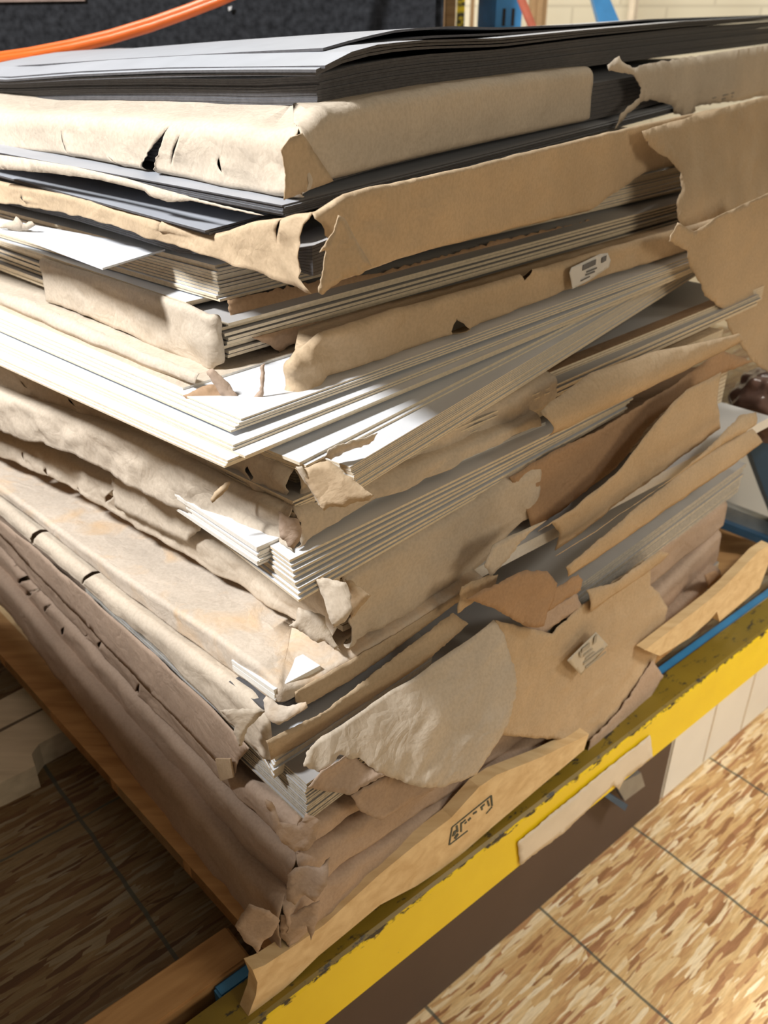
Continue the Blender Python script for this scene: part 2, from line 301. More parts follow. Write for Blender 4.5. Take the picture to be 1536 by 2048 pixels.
# ------------------------------------------------------------------ paper wrappers
def wrap(parent, lay, LT, LB, RT, RB, mat, name='paper_wrapper', seed=1, oL=0., oR=0., rl=.80, rr=1.0, step=.005, rnd=.012, top=.10,
         amp=.0022, jagL=.0, jagR=.0, tuck=.015, slits=(), corner_gap=0., sl0=0., sr0=0., flare=0., inner=None, itop=.007, inset=.016, irl=.80, irr=1.0):
    if oL or oR:
        c_ = lay.C + lay.L.n * oL + lay.R.n * oR; lay = Layer(lay.z, (c_.x, c_.y), lay.aL, lay.aR); oL = oR = 0.
    cv = lambda f, P, o: curve([f.hit(p, o) for p in P])
    zTL, zBL, zTR, zBR = cv(lay.L, LT, oL), cv(lay.L, LB, oL), cv(lay.R, RT, oR), cv(lay.R, RB, oR)
    zT0 = (zTL(0) + zTR(0)) / 2; zB0 = (zBL(0) + zBR(0)) / 2
    if inner:
        ib = bmesh.new(); n_ = 9; Ci = lay.C + lay.L.n * (oL - inset) + lay.R.n * (oR - inset)
        zz = lambda a, c, t: (zTL(a) + zTR(c) - zT0 - itop) * (1 - t) + (zBL(a) + zBR(c) - zB0 + .003) * t
        for i_ in range(n_):
            s_ = board_bm((Ci.x, Ci.y), lay.aL, lay.aR, lambda a, c: zz(a, c, i_ / n_), 0, irl, irr, 8, 12, lambda a, c: zz(a, c, (i_ + .86) / n_))
            me_ = bpy.data.meshes.new('t'); s_.to_mesh(me_); s_.free(); ib.from_mesh(me_); bpy.data.meshes.remove(me_)
        obj('inner_boards', ib, inner, parent)
    rc = .010; Cc = lay.C + lay.L.n * oL + lay.R.n * oR
    us = []
    u = -rl
    while u < rr + 1e-6:
        us.append(u); vis = -.62 < u < .62
        u += step if vis else step * 2.4
    us = [x for x in us if x <= -sl0 or x >= sr0]
    cols = []
    for x in us: cols.append((x, None))
    for k, s in enumerate(slits):
        f = lay.L if s['f'] == 'L' else lay.R; o = oL if s['f'] == 'L' else oR
        p = [f.hit(q, o) for q in (s['a'], s['b'])]; sg = -1 if s['f'] == 'L' else 1
        s = dict(s); s['u0'] = sg * p[0][0]; s['u1'] = sg * p[1][0]; s['z0'] = p[0][1]; s['z1'] = p[1][1]
        slits = list(slits); slits[k] = s
        um = (s['u0'] + s['u1']) / 2; s['um'] = um
        cols = [c for c in cols if abs(c[0] - um) > step * .55 or c[1] is not None]
        cols += [(um - 1e-5, (k, -1)), (um + 1e-5, (k, 1))]
    if corner_gap:
        cols = [c for c in cols if abs(c[0]) > step * .6]
        cols += [(-1e-5, ('c', -1)), (1e-5, ('c', 1))]
    cols.sort(key=lambda c: c[0])
    ntop, narc, nface, ntuck = 7, 5, 12, 4
    def base(u):
        if abs(u) >= rc:
            f = lay.L if u < 0 else lay.R; q = Cc + f.d * abs(u); return q, f.n.copy(), f
        t = (u + rc) / (2 * rc); a = Cc + lay.L.d * rc; c = Cc + lay.R.d * rc
        q = a * (1 - t) ** 2 + Cc * 2 * t * (1 - t) + c * t * t
        return q, (lay.L.n * (1 - t) + lay.R.n * t).normalized(), (lay.L if u < 0 else lay.R)
    b = bmesh.new(); G = []; TH = R(lay.aL + lay.aR)
    for (u0, sp) in cols:
        col = []
        for row in range(ntop + narc + nface + ntuck):
            u = u0
            s = abs(u); zt = zTL(s) if u < 0 else zTR(s); zb = zBL(s) if u < 0 else zBR(s)
            k = max(0, 1 - s / .04); zt = zt * (1 - k) + zT0 * k; zb = zb * (1 - k) + zB0 * k
            jag = jagL if u < 0 else jagR
            if jag: zb += jag * (noise.noise(Vector((u * 22, seed, 0))) * 1.6 + .6 * noise.noise(Vector((u * 60, seed, 2))) + .25 * noise.noise(Vector((u * 140, seed, 4))))
            h = max(.004, zt - zb); r = min(rnd, h * .48); ins = 0.
            if row < ntop:
                ins = r + (top - r) * (1 - row / ntop); mi = ins / math.tan(TH / 2); a1 = max(s, mi) + ins / math.tan(TH); c1 = ins / math.sin(TH); z = (zTL(a1) + zTR(c1) if u < 0 else zTR(a1) + zTL(c1)) - zT0
            elif row < ntop + narc:
                a = (row - ntop) / narc * math.pi / 2; ins = r * (1 - math.sin(a)); z = zt - r * (1 - math.cos(a))
            elif row < ntop + narc + nface:
                t = (row - ntop - narc) / (nface - 1); rb = 0 if jag else min(.006, h * .3)
                z = (zt - r) + (zb + rb - (zt - r)) * t; ins = 0
            else:
                t = (row - ntop - narc - nface + 1) / ntuck
                if jag: z = zb - .0004 * t; ins = 0.0012 * t
                else: ins = tuck * t; z = zb + min(.006, h * .3) * (1 - t) ** 2
            # slit skew: the column leans with the tear
            du = 0.; open_ = 0.; lift = 0.
            for s_i, sl in enumerate(slits):
                wgt = math.exp(-((u0 - sl['um']) / .018) ** 2)
                if wgt < .01: continue
                tt = (sl['z0'] - z) / (sl['z0'] - sl['z1'] + 1e-9); tc = min(1., max(0., tt))
                ul = sl['u0'] + (sl['u1'] - sl['u0']) * tc; du += wgt * (ul - sl['um'])
                prof = math.sin(math.pi * tc) if sl.get('shape', 'lens') == 'lens' else tc ** 1.2
                if tt < 0 or (tt > 1 and sl.get('shape') != 'v'): prof = 0
                side = -1 if u0 < sl['um'] else 1
                prof *= 1 + .5 * noise.noise(Vector((z * 240, seed, s_i)))
                du += side * sl['w'] * .5 * prof * math.exp(-abs(u0 - sl['um']) / .012); lift += sl.get('lift', .003) * prof * math.exp(-abs(u0 - sl['um']) / .02) * (1 if side == sl.get('ls', 1) else .2)
            if corner_gap and row > ntop:
                side = -1 if u0 < 0 else 1
                prof = min(1, max(0, (zt - z) / (h * .25))) * min(1, max(0.15, (z - zb) / (h * .15)))
                du += side * corner_gap * .5 * prof * math.exp(-abs(u0) / .012) * (1 + .7 * noise.noise(Vector((z * 170, seed * 3, side))))
            uu = u0 + du
            q, n, f = base(uu)
            mi = ins / math.tan(R(lay.aL + lay.aR) / 2)
            if ins > r and abs(uu) < mi:
                q = Cc + lay.L.d * mi if uu < 0 else Cc + lay.R.d * mi
                n = f.n
            p = Vector((q.x, q.y, z)) - n * ins
            pos = Vector((uu, z * 1.2 + ins, seed))
            edge = 1.0 + 1.6 * math.exp(-abs(u0) / .06)
            dsp = amp * edge * (fbm((uu, z, ins), 16, seed) * .9 + 1.3 * crumple((uu, z * 1.4 - ins, .3), 17, seed) + .5 * crumple((uu, z - ins, .7), 41, seed))
            nn = n.copy()
            if row < ntop: nn = Vector((0, 0, 1)); dsp *= .25 * (row / ntop)
            elif row < ntop + narc: nn = (n + Vector((0, 0, .6))).normalized()
            hh = max(0., (zt - z) / h)
            p += nn * (dsp + lift + flare * hh * hh)
            col.append(b.verts.new(p))
        G.append(col)
    nrow = len(G[0])
    for ci in range(len(cols) - 1):
        (ua, sa), (ub, sb) = cols[ci], cols[ci + 1]
        if sa and sb and sa[0] == sb[0]: continue
        if sl0 + sr0 > 0 and ua <= -sl0 and ub >= sr0: continue
        for r_ in range(nrow - 1):
            try: b.faces.new((G[ci][r_], G[ci][r_ + 1], G[ci + 1][r_ + 1], G[ci + 1][r_]))
            except ValueError: pass
    # close the parts of each split column that are not open
    bmesh.ops.remove_doubles(b, verts=b.verts, dist=.00012)
    bmesh.ops.recalc_face_normals(b, faces=b.faces)
    return paper(obj(name, b, mat, parent, smooth=True))

def CAM_N(f): return f.C.dot(f.n) - cam.location.dot(f.n)
def flap(parent, f, px, o, mat, name='torn_flap', bulge=0., amp=.002, jag=2.0, seed=1, grid=.007, fn=None, smoothpx=(), th=.0007, curl=0.):
    """a loose sheet: outline traced on the plane f, triangulated, crumpled and pushed off the plane"""
    rnd = random.Random(seed); P = []
    n = len(px)
    for i in range(n):
        a, c = px[i], px[(i + 1) % n]; L = math.hypot(c[0] - a[0], c[1] - a[1]); k = max(1, int(L / 5))
        for j in range(k):
            t = j / k; nx, ny = -(c[1] - a[1]) / (L + 1e-6), (c[0] - a[0]) / (L + 1e-6)
            q = 0 if (i in smoothpx or j == 0) else jag * (noise.noise(Vector((a[0] * .07 + j * .45, a[1] * .05, seed))) * 1.2 + rnd.uniform(-.4, .4))
            P.append((a[0] + (c[0] - a[0]) * t + nx * q, a[1] + (c[1] - a[1]) * t + ny * q))
    oo = o if isinstance(o, (int, float)) else (o[0] + o[1]) / 2
    Q = [Vector(f.hit(p, oo)) for p in P]
    x0, x1 = min(q.x for q in Q), max(q.x for q in Q); y0, y1 = min(q.y for q in Q), max(q.y for q in Q)
    m = len(Q); verts = list(Q); edges = [(i, (i + 1) % m) for i in range(m)]
    g = max(grid, (x1 - x0) / 70, (y1 - y0) / 70)
    def inside(p):
        c = False
        for i in range(m):
            a, d = Q[i], Q[i - 1]
            if (a.y > p.y) != (d.y > p.y) and p.x < (d.x - a.x) * (p.y - a.y) / (d.y - a.y) + a.x: c = not c
        return c
    y = y0 + g / 2; odd = 0
    while y < y1:
        x = x0 + g * (.25 + .5 * odd)
        while x < x1:
            p = Vector((x, y))
            if inside(p) and min((p - q).length for q in Q) > g * .55: verts.append(p)
            x += g
        y += g * .87; odd ^= 1
    r = delaunay_2d_cdt(verts, edges, [list(range(m))], 1, 1e-5)
    b = bmesh.new(); vs = []
    for v in r[0]:
        t = (y1 - v.y) / max(1e-6, y1 - y0); sx_ = (v.x - x0) / max(1e-6, x1 - x0)
        off = o if isinstance(o, (int, float)) else o[0] + (o[1] - o[0]) * t
        off += bulge * 4 * t * (1 - t) * (1 if bulge > 0 else 1)
        if fn: off += fn(sx_, t)
        off += amp * (fbm((v.x, v.y, 0), 14, seed) + 1.2 * crumple((v.x, v.y, .2), 15, seed) + .5 * crumple((v.x, v.y, .6), 38, seed))
        lin = oo if isinstance(o, (int, float)) else o[0] + (o[1] - o[0]) * t
        q = f.pt(v.x, v.y, oo) - cam.location; k = (CAM_N(f) + lin) / q.dot(f.n)
        q = cam.location + q * k + f.n * (off - lin); vs.append(b.verts.new(q))
    for fc in r[2]:
        try: b.faces.new([vs[i] for i in fc])
        except ValueError: pass
    bmesh.ops.recalc_face_normals(b, faces=b.faces)
    return paper(obj(name, b, mat, parent, smooth=True), th)
#@@GEOM
# ------------------------------------------------------------------ setting
BA = R(40.4); BX = Vector((math.cos(BA), math.sin(BA), 0)); BY = Vector((-math.sin(BA), math.cos(BA), 0)); B0 = Vector((0, .699, 0))
def loc_b(p): q = Vector(p) - B0; return q.dot(BX), q.dot(BY)
def bobj(name, bm, mats, parent=None, z=0., smooth=False):
    o = obj(name, bm, mats, None, smooth); o.location = (B0.x, B0.y, z); o.rotation_euler = (0, 0, BA)
    if parent:
        bpy.context.view_layer.update(); o.parent = parent; o.matrix_parent_inverse = parent.matrix_world.inverted()
    return o
FZ, DZ = -.5, -.045
fx0 = loc_b(at_z((1215, 1930), FZ))[0]; fedge = loc_b(at_z((818, 2045), FZ))[1]
dx0, _ = loc_b(at_z((235, 1735), DZ)); _, dy0 = loc_b(at_z((330, 1540), DZ))
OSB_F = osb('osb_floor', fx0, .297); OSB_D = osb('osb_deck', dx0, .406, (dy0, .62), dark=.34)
fl = struct(bobj('floor', box_bm(-3, 4, -3, 5, -.03, 0), OSB_F, z=FZ))
def pol_z(px, z, th, name, mats, parent=None):
    return obj(name, solid_bm([at_z(p, z) for p in px], (0, 0, -th)), mats, parent)
wall = struct(obj('wall_back', box_bm(-5, 6, 4.3, 4.45, FZ, 3.4), plain('x', (.5, .5, .5))))
m, nt, b = newmat('cream_block_wall')
tc = N(nt, 'ShaderNodeTexCoord'); mp = N(nt, 'ShaderNodeMapping'); mp.inputs['Rotation'].default_value = (R(90), 0, 0); nt.links.new(tc.outputs['Object'], mp.inputs[0])
br = N(nt, 'ShaderNodeTexBrick'); br.inputs['Scale'].default_value = 1; br.inputs['Brick Width'].default_value = .4; br.inputs['Row Height'].default_value = .2; br.inputs['Mortar Size'].default_value = .006
br.inputs['Color1'].default_value = (.80, .75, .60, 1); br.inputs['Color2'].default_value = (.78, .73, .58, 1); br.inputs['Mortar'].default_value = (.66, .61, .48, 1)
nt.links.new(mp.outputs[0], br.inputs['Vector']); nt.links.new(br.outputs[0], b.inputs['Base Color']); b.inputs['Roughness'].default_value = .7
wall.data.materials[0] = m

# the rack: yellow beam, blue ledge, deck
beam = thing('rack_beam', 'yellow steel rack beam with scuffed black edge running under the stack', 'rack beam', B0, BA)
prof = [(0, -.105), (0, -.007), (.0015, -.0025), (.006, 0), (.052, 0), (.052, -.05), (.075, -.05), (.075, -.105)]
b = bmesh.new(); x0, x1, nseg = -.9, 2.6, 1
A = [b.verts.new((x0, y, z)) for y, z in prof]; Z = [b.verts.new((x1, y, z)) for y, z in prof]
for i in range(len(prof)):
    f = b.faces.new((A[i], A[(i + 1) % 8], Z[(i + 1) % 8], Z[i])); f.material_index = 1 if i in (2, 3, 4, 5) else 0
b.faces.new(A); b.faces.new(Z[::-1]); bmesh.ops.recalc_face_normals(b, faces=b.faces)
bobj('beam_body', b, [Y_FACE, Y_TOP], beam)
# masking tape on the beam face
BF = Face((B0.x, B0.y), 49.6, 'R')
flap(beam, BF, [(1040, 1730), (1036, 1684), (1120, 1614), (1200, 1548), (1300, 1470), (1306, 1514), (1250, 1556), (1238, 1580), (1226, 1570), (1130, 1662), (1080, 1700)], .003, CREAM, name='masking_tape', amp=.001, jag=1.5, grid=.01)
led = tag(bobj('rack_ledge', box_bm(loc_b(at_z((446, 2004), -.004))[0], 2.6, .0535, .072, -.05, -.004, bevel=.003), BLUE), 'blue steel ledge strip just behind the yellow beam', 'rack ledge')
tag(bobj('ledge_shine', box_bm(.62, 2.6, .0525, .0535, -.03, -.001), SHINE), 'thin bright strip put in for the shine between blue ledge and yellow beam', 'glint')  # strip added for the shine line along the blue ledge
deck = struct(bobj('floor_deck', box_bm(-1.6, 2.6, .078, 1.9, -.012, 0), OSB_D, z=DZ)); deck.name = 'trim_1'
# things under the beam
cx = loc_b(at_z((1313, 1605), FZ))[0]
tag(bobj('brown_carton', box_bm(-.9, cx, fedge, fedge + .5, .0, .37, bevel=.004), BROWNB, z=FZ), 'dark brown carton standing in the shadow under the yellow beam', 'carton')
wc = tag(bobj('white_carton', box_bm(cx + .012, cx + .95, fedge + .004, fedge + .5, .0, .375, bevel=.004), WHITEB, z=FZ), 'white carton on the lower floor right of the dark brown carton', 'carton')
for k in (.17, .33): bobj('seam', box_bm(cx + k, cx + k + .003, fedge + .002, fedge + .006, .01, .37), CREAM, wc, z=FZ)
UF = Face(tuple((B0 + BY * fedge).xy), 49.6, 'R')
br_ = thing('steel_bracket', 'small grey steel bracket between brown carton and white carton', 'bracket', UF.pt(*UF.hit((1250, 1590)), .02))
obj('bracket_plate', solid_bm([UF.pt(*UF.hit(p, .03), .03) for p in [(1232, 1572), (1282, 1545), (1290, 1572), (1250, 1602)]], -UF.n * .012), STEEL, br_)
obj('bracket_lip', solid_bm([UF.pt(*UF.hit(p, .036), .036) for p in [(1208, 1592), (1216, 1585), (1256, 1610), (1250, 1622)]], -UF.n * .015), BLUED, br_)

# pallet under the stack
PC = at_z((545, 1918), .05); PL = Layer(.05, (PC.x, PC.y), 43.5, 47)
pallet = thing('wooden_pallet', 'pale wooden pallet with stamped stringer under the whole stack', 'pallet', (PC.x, PC.y, 0))
PQ = at_z((586, 1962), .002); PF = Face((PQ.x, PQ.y), 49.6, 'R')
def pf(px, o=0.): return [PF.pt(*PF.hit(p, o), o) for p in px]
obj('stringer', solid_bm(pf([(505, 1940), (530, 1930), (594, 1888), (648, 1850), (760, 1748), (833, 1688), (903, 1635), (958, 1574), (993, 1550), (1088, 1512), (1178, 1468), (1168, 1500), (1088, 1567), (983, 1656), (908, 1722), (833, 1772), (760, 1810), (700, 1860), (637, 1912), (586, 1962), (492, 2044), (512, 1990), (515, 1965)]), -PF.n * .018), W_PINE, pallet)
PF2 = Face((PC.x, PC.y), 47, 'R')
obj('stringer', solid_bm(pf([(1290, 1300), (1321, 1276), (1424, 1196), (1454, 1169), (1516, 1104), (1540, 1088), (1536, 1131), (1519, 1176), (1487, 1203), (1472, 1216), (1439, 1243), (1434, 1223), (1419, 1241), (1379, 1276), (1320, 1312)], -.012), -PF.n * .016), W_PINE, pallet)
for k in range(5):
    o = obj('deck_board', board_bm(((PL.C + PL.L.d * .19 * k).x, (PL.C + PL.L.d * .19 * k).y), PL.aL, PL.aR, lambda a, c: .05, .022, .172, 1.05), W_PINE if k else W_ORANGE, pallet)
obj('lead_board', board_bm((PL.C.x, PL.C.y), PL.aL, PL.aR, lambda a, c: .0505, .0225, .90, .05), W_ORANGE, pallet)
# stamp on the stringer
st = bmesh.new()
def stroke(p, q, wd, bm):
    a = Vector(PF.hit(p, .0012)); c = Vector(PF.hit(q, .0012)); d = (c - a); nn = Vector((-d.y, d.x)).normalized() * wd
    solid_bm([PF.pt(v.x, v.y, .0012) for v in (a + nn, a - nn, c - nn, c + nn)], -PF.n * .0012, bm)
for p, q, wd in [((983, 1592), (958, 1612), .0009), ((958, 1612), (905, 1655), .0006), ((983, 1592), (985, 1612), .0012), ((985, 1614), (973, 1628), .0006), ((905, 1655), (899, 1690), .0010), ((900, 1690), (936, 1662), .0006),
                 ((908, 1672), (911, 1662), .0026), ((910, 1678), (917, 1668), .0022), ((914, 1652), (916, 1664), .0014), ((923, 1646), (923, 1664), .0011), ((923, 1648), (932, 1640), .0009), ((930, 1648), (934, 1644), .001), ((937, 1642), (942, 1636), .0016), ((947, 1628), (954, 1624), .0014),
                 ((962, 1616), (970, 1609), .0012), ((976, 1602), (979, 1612), .0012), ((964, 1615), (965, 1620), .0012)]:
    stroke(p, q, wd, st)
obj('ink_stamp', st, INKS, pallet)
# plank beside the pallet and the white plank on the deck
q1, q2, q3 = loc_b(at_z((380, 2000), 0)), loc_b(at_z((499, 1909), 0)), loc_b(at_z((380, 1899), 0))
tag(bobj('wooden_plank', box_bm(q1[0] - .75, q2[0] + .0, q1[1], q3[1], DZ, .0, bevel=.003), W_ORANGE), 'orange brown wooden plank lying along the beam left of the stack', 'plank')
wp = pol_z([(-140, 1445), (0, 1400), (105, 1345), (150, 1450), (78, 1488), (63, 1508), (70, 1532), (0, 1566), (-140, 1625)], .0, .045, 'white_plank', W_WHITE)
tag(wp, 'short whitewashed board with notched end lying left of the stack', 'plank')
g = pol_z([(-140, 1500), (0, 1458), (112, 1402), (113, 1405), (0, 1464), (-140, 1506)], .0006, .0006, 'groove_line', plain('groove', (.13, .10, .07)), wp)

# ------------------------------------------------------------------ background things
YF = lambda y: Face((0, y), 90, 'R')
def vbox(name, xl, xr, y, dep, z0, z1, mat, label, cat, parent=None, bev=.003):
    a = at_y((xl, 40), y).x; c = at_y((xr, 40), y).x
    o = obj(name, box_bm(a, c, y, y + dep, z0, z1, bevel=bev), mat, parent)
    return tag(o, label, cat) if not parent else o
felt = thing('felt_partition', 'charcoal felt covered panel standing behind the stack on the left', 'panel', (-1., 2.3, FZ))
vbox('felt_cover', -700, 888, 2.3, .5, FZ, 1.6, FELT, '', '', felt, .02)
a = at_y((-680, 14), 2.29); c = at_y((170, 4), 2.29)
obj('lining_edge', solid_bm([Vector((a.x, 2.29, a.z)), Vector((c.x, 2.29, c.z + .002)), Vector((c.x + .04, 2.29, 1.585)), Vector((a.x, 2.29, 1.585))], (0, .012, 0)), FELT2, felt)
tag(obj('debris_chip', solid_bm([at_y(p, 2.286) for p in [(456, 14), (464, 12), (462, 20), (457, 22)]], (0, .004, 0)), STICK), 'tiny white chip stuck on the charcoal felt panel', 'chip')
vbox('brown_post', 890, 911, 2.75, .1, FZ, 2.2, W_ORANGE, 'slim brown wooden post beside the charcoal felt panel', 'post')
vbox('yellow_post', 914, 929, 3.0, .05, FZ, 2.2, Y_FACE, 'narrow yellow post behind the stack left of the blue upright', 'post')
vbox('cream_conduit', 941, 948, 3.6, .04, FZ, 2.4, CARTON, 'thin tan conduit on the wall left of the blue upright', 'conduit')
up = thing('rack_upright', 'blue steel rack upright with two black slots at back', 'upright', (at_y((1000, 40), 2.6).x, 2.6, FZ))
x0, x1, x2 = at_y((958, 40), 2.66).x, at_y((991, 40), 2.6).x, at_y((1043, 40), 2.6).x
obj('upright_post', solid_bm([Vector(p) for p in ((x0, 2.70, FZ), (x1, 2.6, FZ), (x2, 2.6, FZ), (x2, 2.72, FZ))], (0, 0, 2.9)), BLUE, up)
for u in (1004, 1022):
    p, q = at_y((u, 52), 2.598), at_y((u + 8, 17), 2.598)
    obj('slot', box_bm(p.x, q.x, 2.598, 2.606, p.z, q.z), B_LINE, up)
tag(obj('red_cord', tube_bm([at_y((u, v), 2.45) for u, v in [(1030, -60), (1043, 0), (1053, 25), (1064, 52), (1085, 120), (1100, 200)]], .010), plain('red_jacket', (.62, .16, .09), .5)), 'faded red cord hanging beside the blue upright', 'cord')
vbox('wall_shade_strip', 1062, 1094, 3.9, .12, FZ, 2.4, CARTON, 'tan strip put in for the brown shadow on the cream wall', 'shade strip', bev=.02)  # tan strip added where a brown shadow lies on the wall
P = [at_y(p, 2.9) for p in [(1150, -90), (1186, 0), (1197, 42), (1240, 200), (1283, 200), (1239, 42), (1221, 0), (1188, -90)]]
tag(obj('rack_brace', solid_bm(P, (0, .04, 0)), BLUE), 'slanting blue rack brace in front of the cream wall', 'brace')
vbox('wall_pipe', 1258, 1276, 4.1, .06, FZ, 2.4, CREAM, 'cream painted pipe on the wall right of the slanting brace', 'pipe', bev=.02)
# orange cable in front of the felt
tag(obj('orange_cable', tube_bm([at_y(p, y) for p, y in [((-160, 160), 1.50), ((-60, 128), 1.52), ((0, 117), 1.54), ((60, 108), 1.57), ((140, 92), 1.62), ((220, 72), 1.68), ((300, 47), 1.75), ((370, 22), 1.82), ((440, -5), 1.90), ((520, -40), 2.0), ((620, -95), 2.1), ((720, -200), 2.2), ((790, -420), 2.25), ((820, -700), 2.262), ((825, -770), 2.30), ((826, -790), 2.5)]], .0095, 16), ORANGE), 'thick orange cable sweeping in front of the charcoal felt panel', 'cable')
tag(obj('orange_cable', tube_bm([at_y(p, y) for p, y in [((-160, 168), 1.49), ((-60, 133), 1.51), ((0, 122), 1.53), ((60, 113), 1.56), ((140, 98), 1.61), ((220, 79), 1.67), ((300, 55), 1.74), ((370, 30), 1.81), ((440, 3), 1.89), ((520, -32), 1.99), ((620, -86), 2.09), ((735, -200), 2.2), ((806, -420), 2.25), ((838, -700), 2.262), ((843, -770), 2.30), ((844, -790), 2.5)]], .0075, 16), ORANGE), 'thinner orange cable running right under the thick orange cable', 'cable')
# right of the stack
YB = YF(1.95)
def ysolid(name, px, dep, mat, label, cat, parent=None, y=1.95):
    o = obj(name, solid_bm([at_y(p, y) for p in px], (0, dep, 0)), mat, parent)
    return tag(o, label, cat) if not parent else o
ysolid('white_box', [(1330, 850), (1492, 850), (1545, 1015), (1545, 1052), (1440, 1012), (1330, 970)], .12, WHITEB, 'white box behind the right end of the stack', 'box', y=1.72)
ysolid('rack_strut', [(1488, 870), (1560, 870), (1560, 1060), (1536, 1000)], .05, BLUED, 'dark blue rack frame leg at the right edge of the picture', 'rack frame', y=1.60)
sb = thing('back_beam', 'grey blue rack beam crossing behind the right end of the stack', 'rack beam', at_y((1490, 1030), 1.62))
ysolid('beam_web', [(1430, 1004), (1560, 1052), (1560, 1088), (1430, 1040)], .03, STEEL, '', '', sb, 1.62)
ysolid('beam_flange', [(1430, 1038), (1560, 1086), (1560, 1104), (1430, 1052)], .05, BLUED, '', '', sb, 1.60)
sh = tag(pol_z([(1420, 1045), (1540, 1092), (1480, 1160), (1400, 1180)], -.04, .02, 'deck_panel', W_ORANGE), 'brown wooden deck panel beyond the right end of the stack', 'panel')
tag(pol_z([(1474, 1128), (1528, 1080), (1538, 1090), (1482, 1140)], .0, .03, 'wood_strip', W_PINE), 'pale wood strip lying beyond the stringer at right', 'strip')

# ------------------------------------------------------------------ the stack, top to bottom
BLK = [B_BLACK, B_BLKE]; WHT = [B_WHITE, B_CORE]; GRY = [B_GREY, B_CORE]
def flat(z): return lambda a, c: z
# L0 tight black pack + loose black sheets
L0 = layer((638, 150), .946, 47, 33)
def polyz(f, px, z0):
    g = curve([f.hit(p) for p in px]); d = z0 - g(0); return lambda s: g(s) + d * max(0, 1 - s / .05)
rT = polyz(L0.R, [(640, 151), (732, 126), (846, 109), (1000, 99), (1168, 78), (1368, 56), (1536, 43)], .946)
rB = polyz(L0.R, [(640, 213), (768, 190), (1000, 158), (1200, 130), (1536, 88)], .921)
lT = polyz(L0.L, [(638, 152), (500, 159), (325, 157), (150, 160), (0, 168)], .946)
lB = polyz(L0.L, [(638, 214), (560, 212), (400, 206), (200, 203), (0, 205)], .921)
def zf0(a, c, t):
    hi = rT(c) + lT(a) - .946; lo = rB(c) + lB(a) - .921; return hi + (lo - hi) * t
pack(L0, 12, .946, .921, 'black mat board in the tight pack on top of the stack, below the loose sheets', 'black boards of the tight top pack', BLK, zf=zf0, nl=10, nr=30, rr=2.0, fan=(-.002, .0015), jit=.0012, yaw=.1)
def loose(Cpx, z, Rp, Lp, label, th=.0023):
    l = layer(Cpx, z, 47, 33); r = polyz(l.R, Rp, z); q = polyz(l.L, Lp, z)
    o = obj('mat_board', board_bm((l.C.x, l.C.y), l.aL, l.aR, lambda a, c: r(c) + q(a) - z, th, .7, 2.0, 12, 48), BLK); tag(o, label, 'mat board')
ra = lambda d: [(632, 139 - d), (689, 112 - d), (760, 94 - d), (846, 86 - d), (1000, 82 - d), (1168, 64 - d * .7), (1368, 46 - d * .6), (1536, 36 - d * .5)]
loose((631, 146), .949, ra(-7), [(631, 146), (500, 146), (330, 150), (150, 156), (0, 165)], 'lowest loose black sheet, resting on the tight black pack')
loose((632, 139), .952, ra(0), [(632, 139), (500, 139), (330, 141), (150, 149), (0, 160)], 'second loose black sheet above the tight black pack')
loose((650, 131), .955, ra(6), [(650, 131), (500, 133), (330, 135), (150, 143), (0, 155)], 'third loose black sheet above the tight black pack')
rb = lambda d: [(688, 104 - d), (760, 86 - d), (846, 72 - d), (1000, 66 - d), (1168, 56 - d * .8), (1368, 41 - d * .6), (1536, 34 - d * .5)]
loose((688, 105), .961, rb(0), [(688, 105), (640, 106), (500, 113), (250, 127), (0, 146)], 'loose black sheet directly under the topmost black sheet')
rc_ = [(646, 95), (720, 75), (800, 58), (900, 52), (1000, 55), (1168, 48), (1300, 38), (1536, 30)]
loose((646, 96), .966, rc_, [(646, 96), (500, 103), (250, 117), (0, 134)], 'topmost loose black sheet of the whole stack')

# L1 wrapped bundle on top
L1 = layer((597, 235), .920, 47, 33)
t = thing('wrapped_bundle', 'pale paper wrapped bundle torn open at its corner, topmost of the wrapped bundles', 'wrapped bundle', L1.C)
wrap(t, L1, [(545, 263), (450, 250), (300, 240), (160, 233), (0, 228)], [(560, 402), (420, 376), (330, 352), (250, 338), (150, 318), (0, 302)],
     [(600, 240), (640, 220), (760, 196), (900, 170), (1050, 150), (1235, 128)], [(560, 402), (665, 365), (820, 325), (1000, 283), (1230, 233)], K_PALE, seed=1, rnd=.014, top=.5, rr=.66, inner=BLK, itop=.017, irr=1.4, amp=.0018, corner_gap=.012,
     slits=[dict(f='L', a=(122, 262), b=(142, 318), w=0.0068), dict(f='L', a=(335, 252), b=(293, 350), w=.038, shape='v', lift=.006), dict(f='L', a=(362, 270), b=(344, 328), w=0.0059),
            dict(f='L', a=(214, 312), b=(238, 330), w=.012, shape='v'), dict(f='L', a=(440, 316), b=(448, 345), w=0.0085), dict(f='L', a=(0, 292), b=(8, 303), w=.012, shape='v')])
flap(t, L1.R, [(562, 300), (580, 275), (603, 266), (635, 312), (666, 362), (600, 388), (568, 400), (572, 350)], (.004, .002), K_TAN, name='corner_fold', amp=.0015, jag=1, seed=4, smoothpx=(3, 4))
flap(t, L1.R, [(1212, 130), (1225, 118), (1236, 112), (1240, 122), (1260, 135), (1300, 126), (1400, 110), (1540, 88), (1545, 190), (1460, 203), (1385, 212), (1388, 222), (1370, 234), (1345, 228), (1335, 210), (1290, 198), (1272, 205), (1248, 232), (1226, 258), (1235, 225), (1270, 195), (1275, 175), (1262, 150), (1240, 146), (1212, 142)], (.006, .014), K_PALE, name='torn_end', amp=.003, jag=2.5, seed=5, smoothpx=(6, 7), bulge=.006)
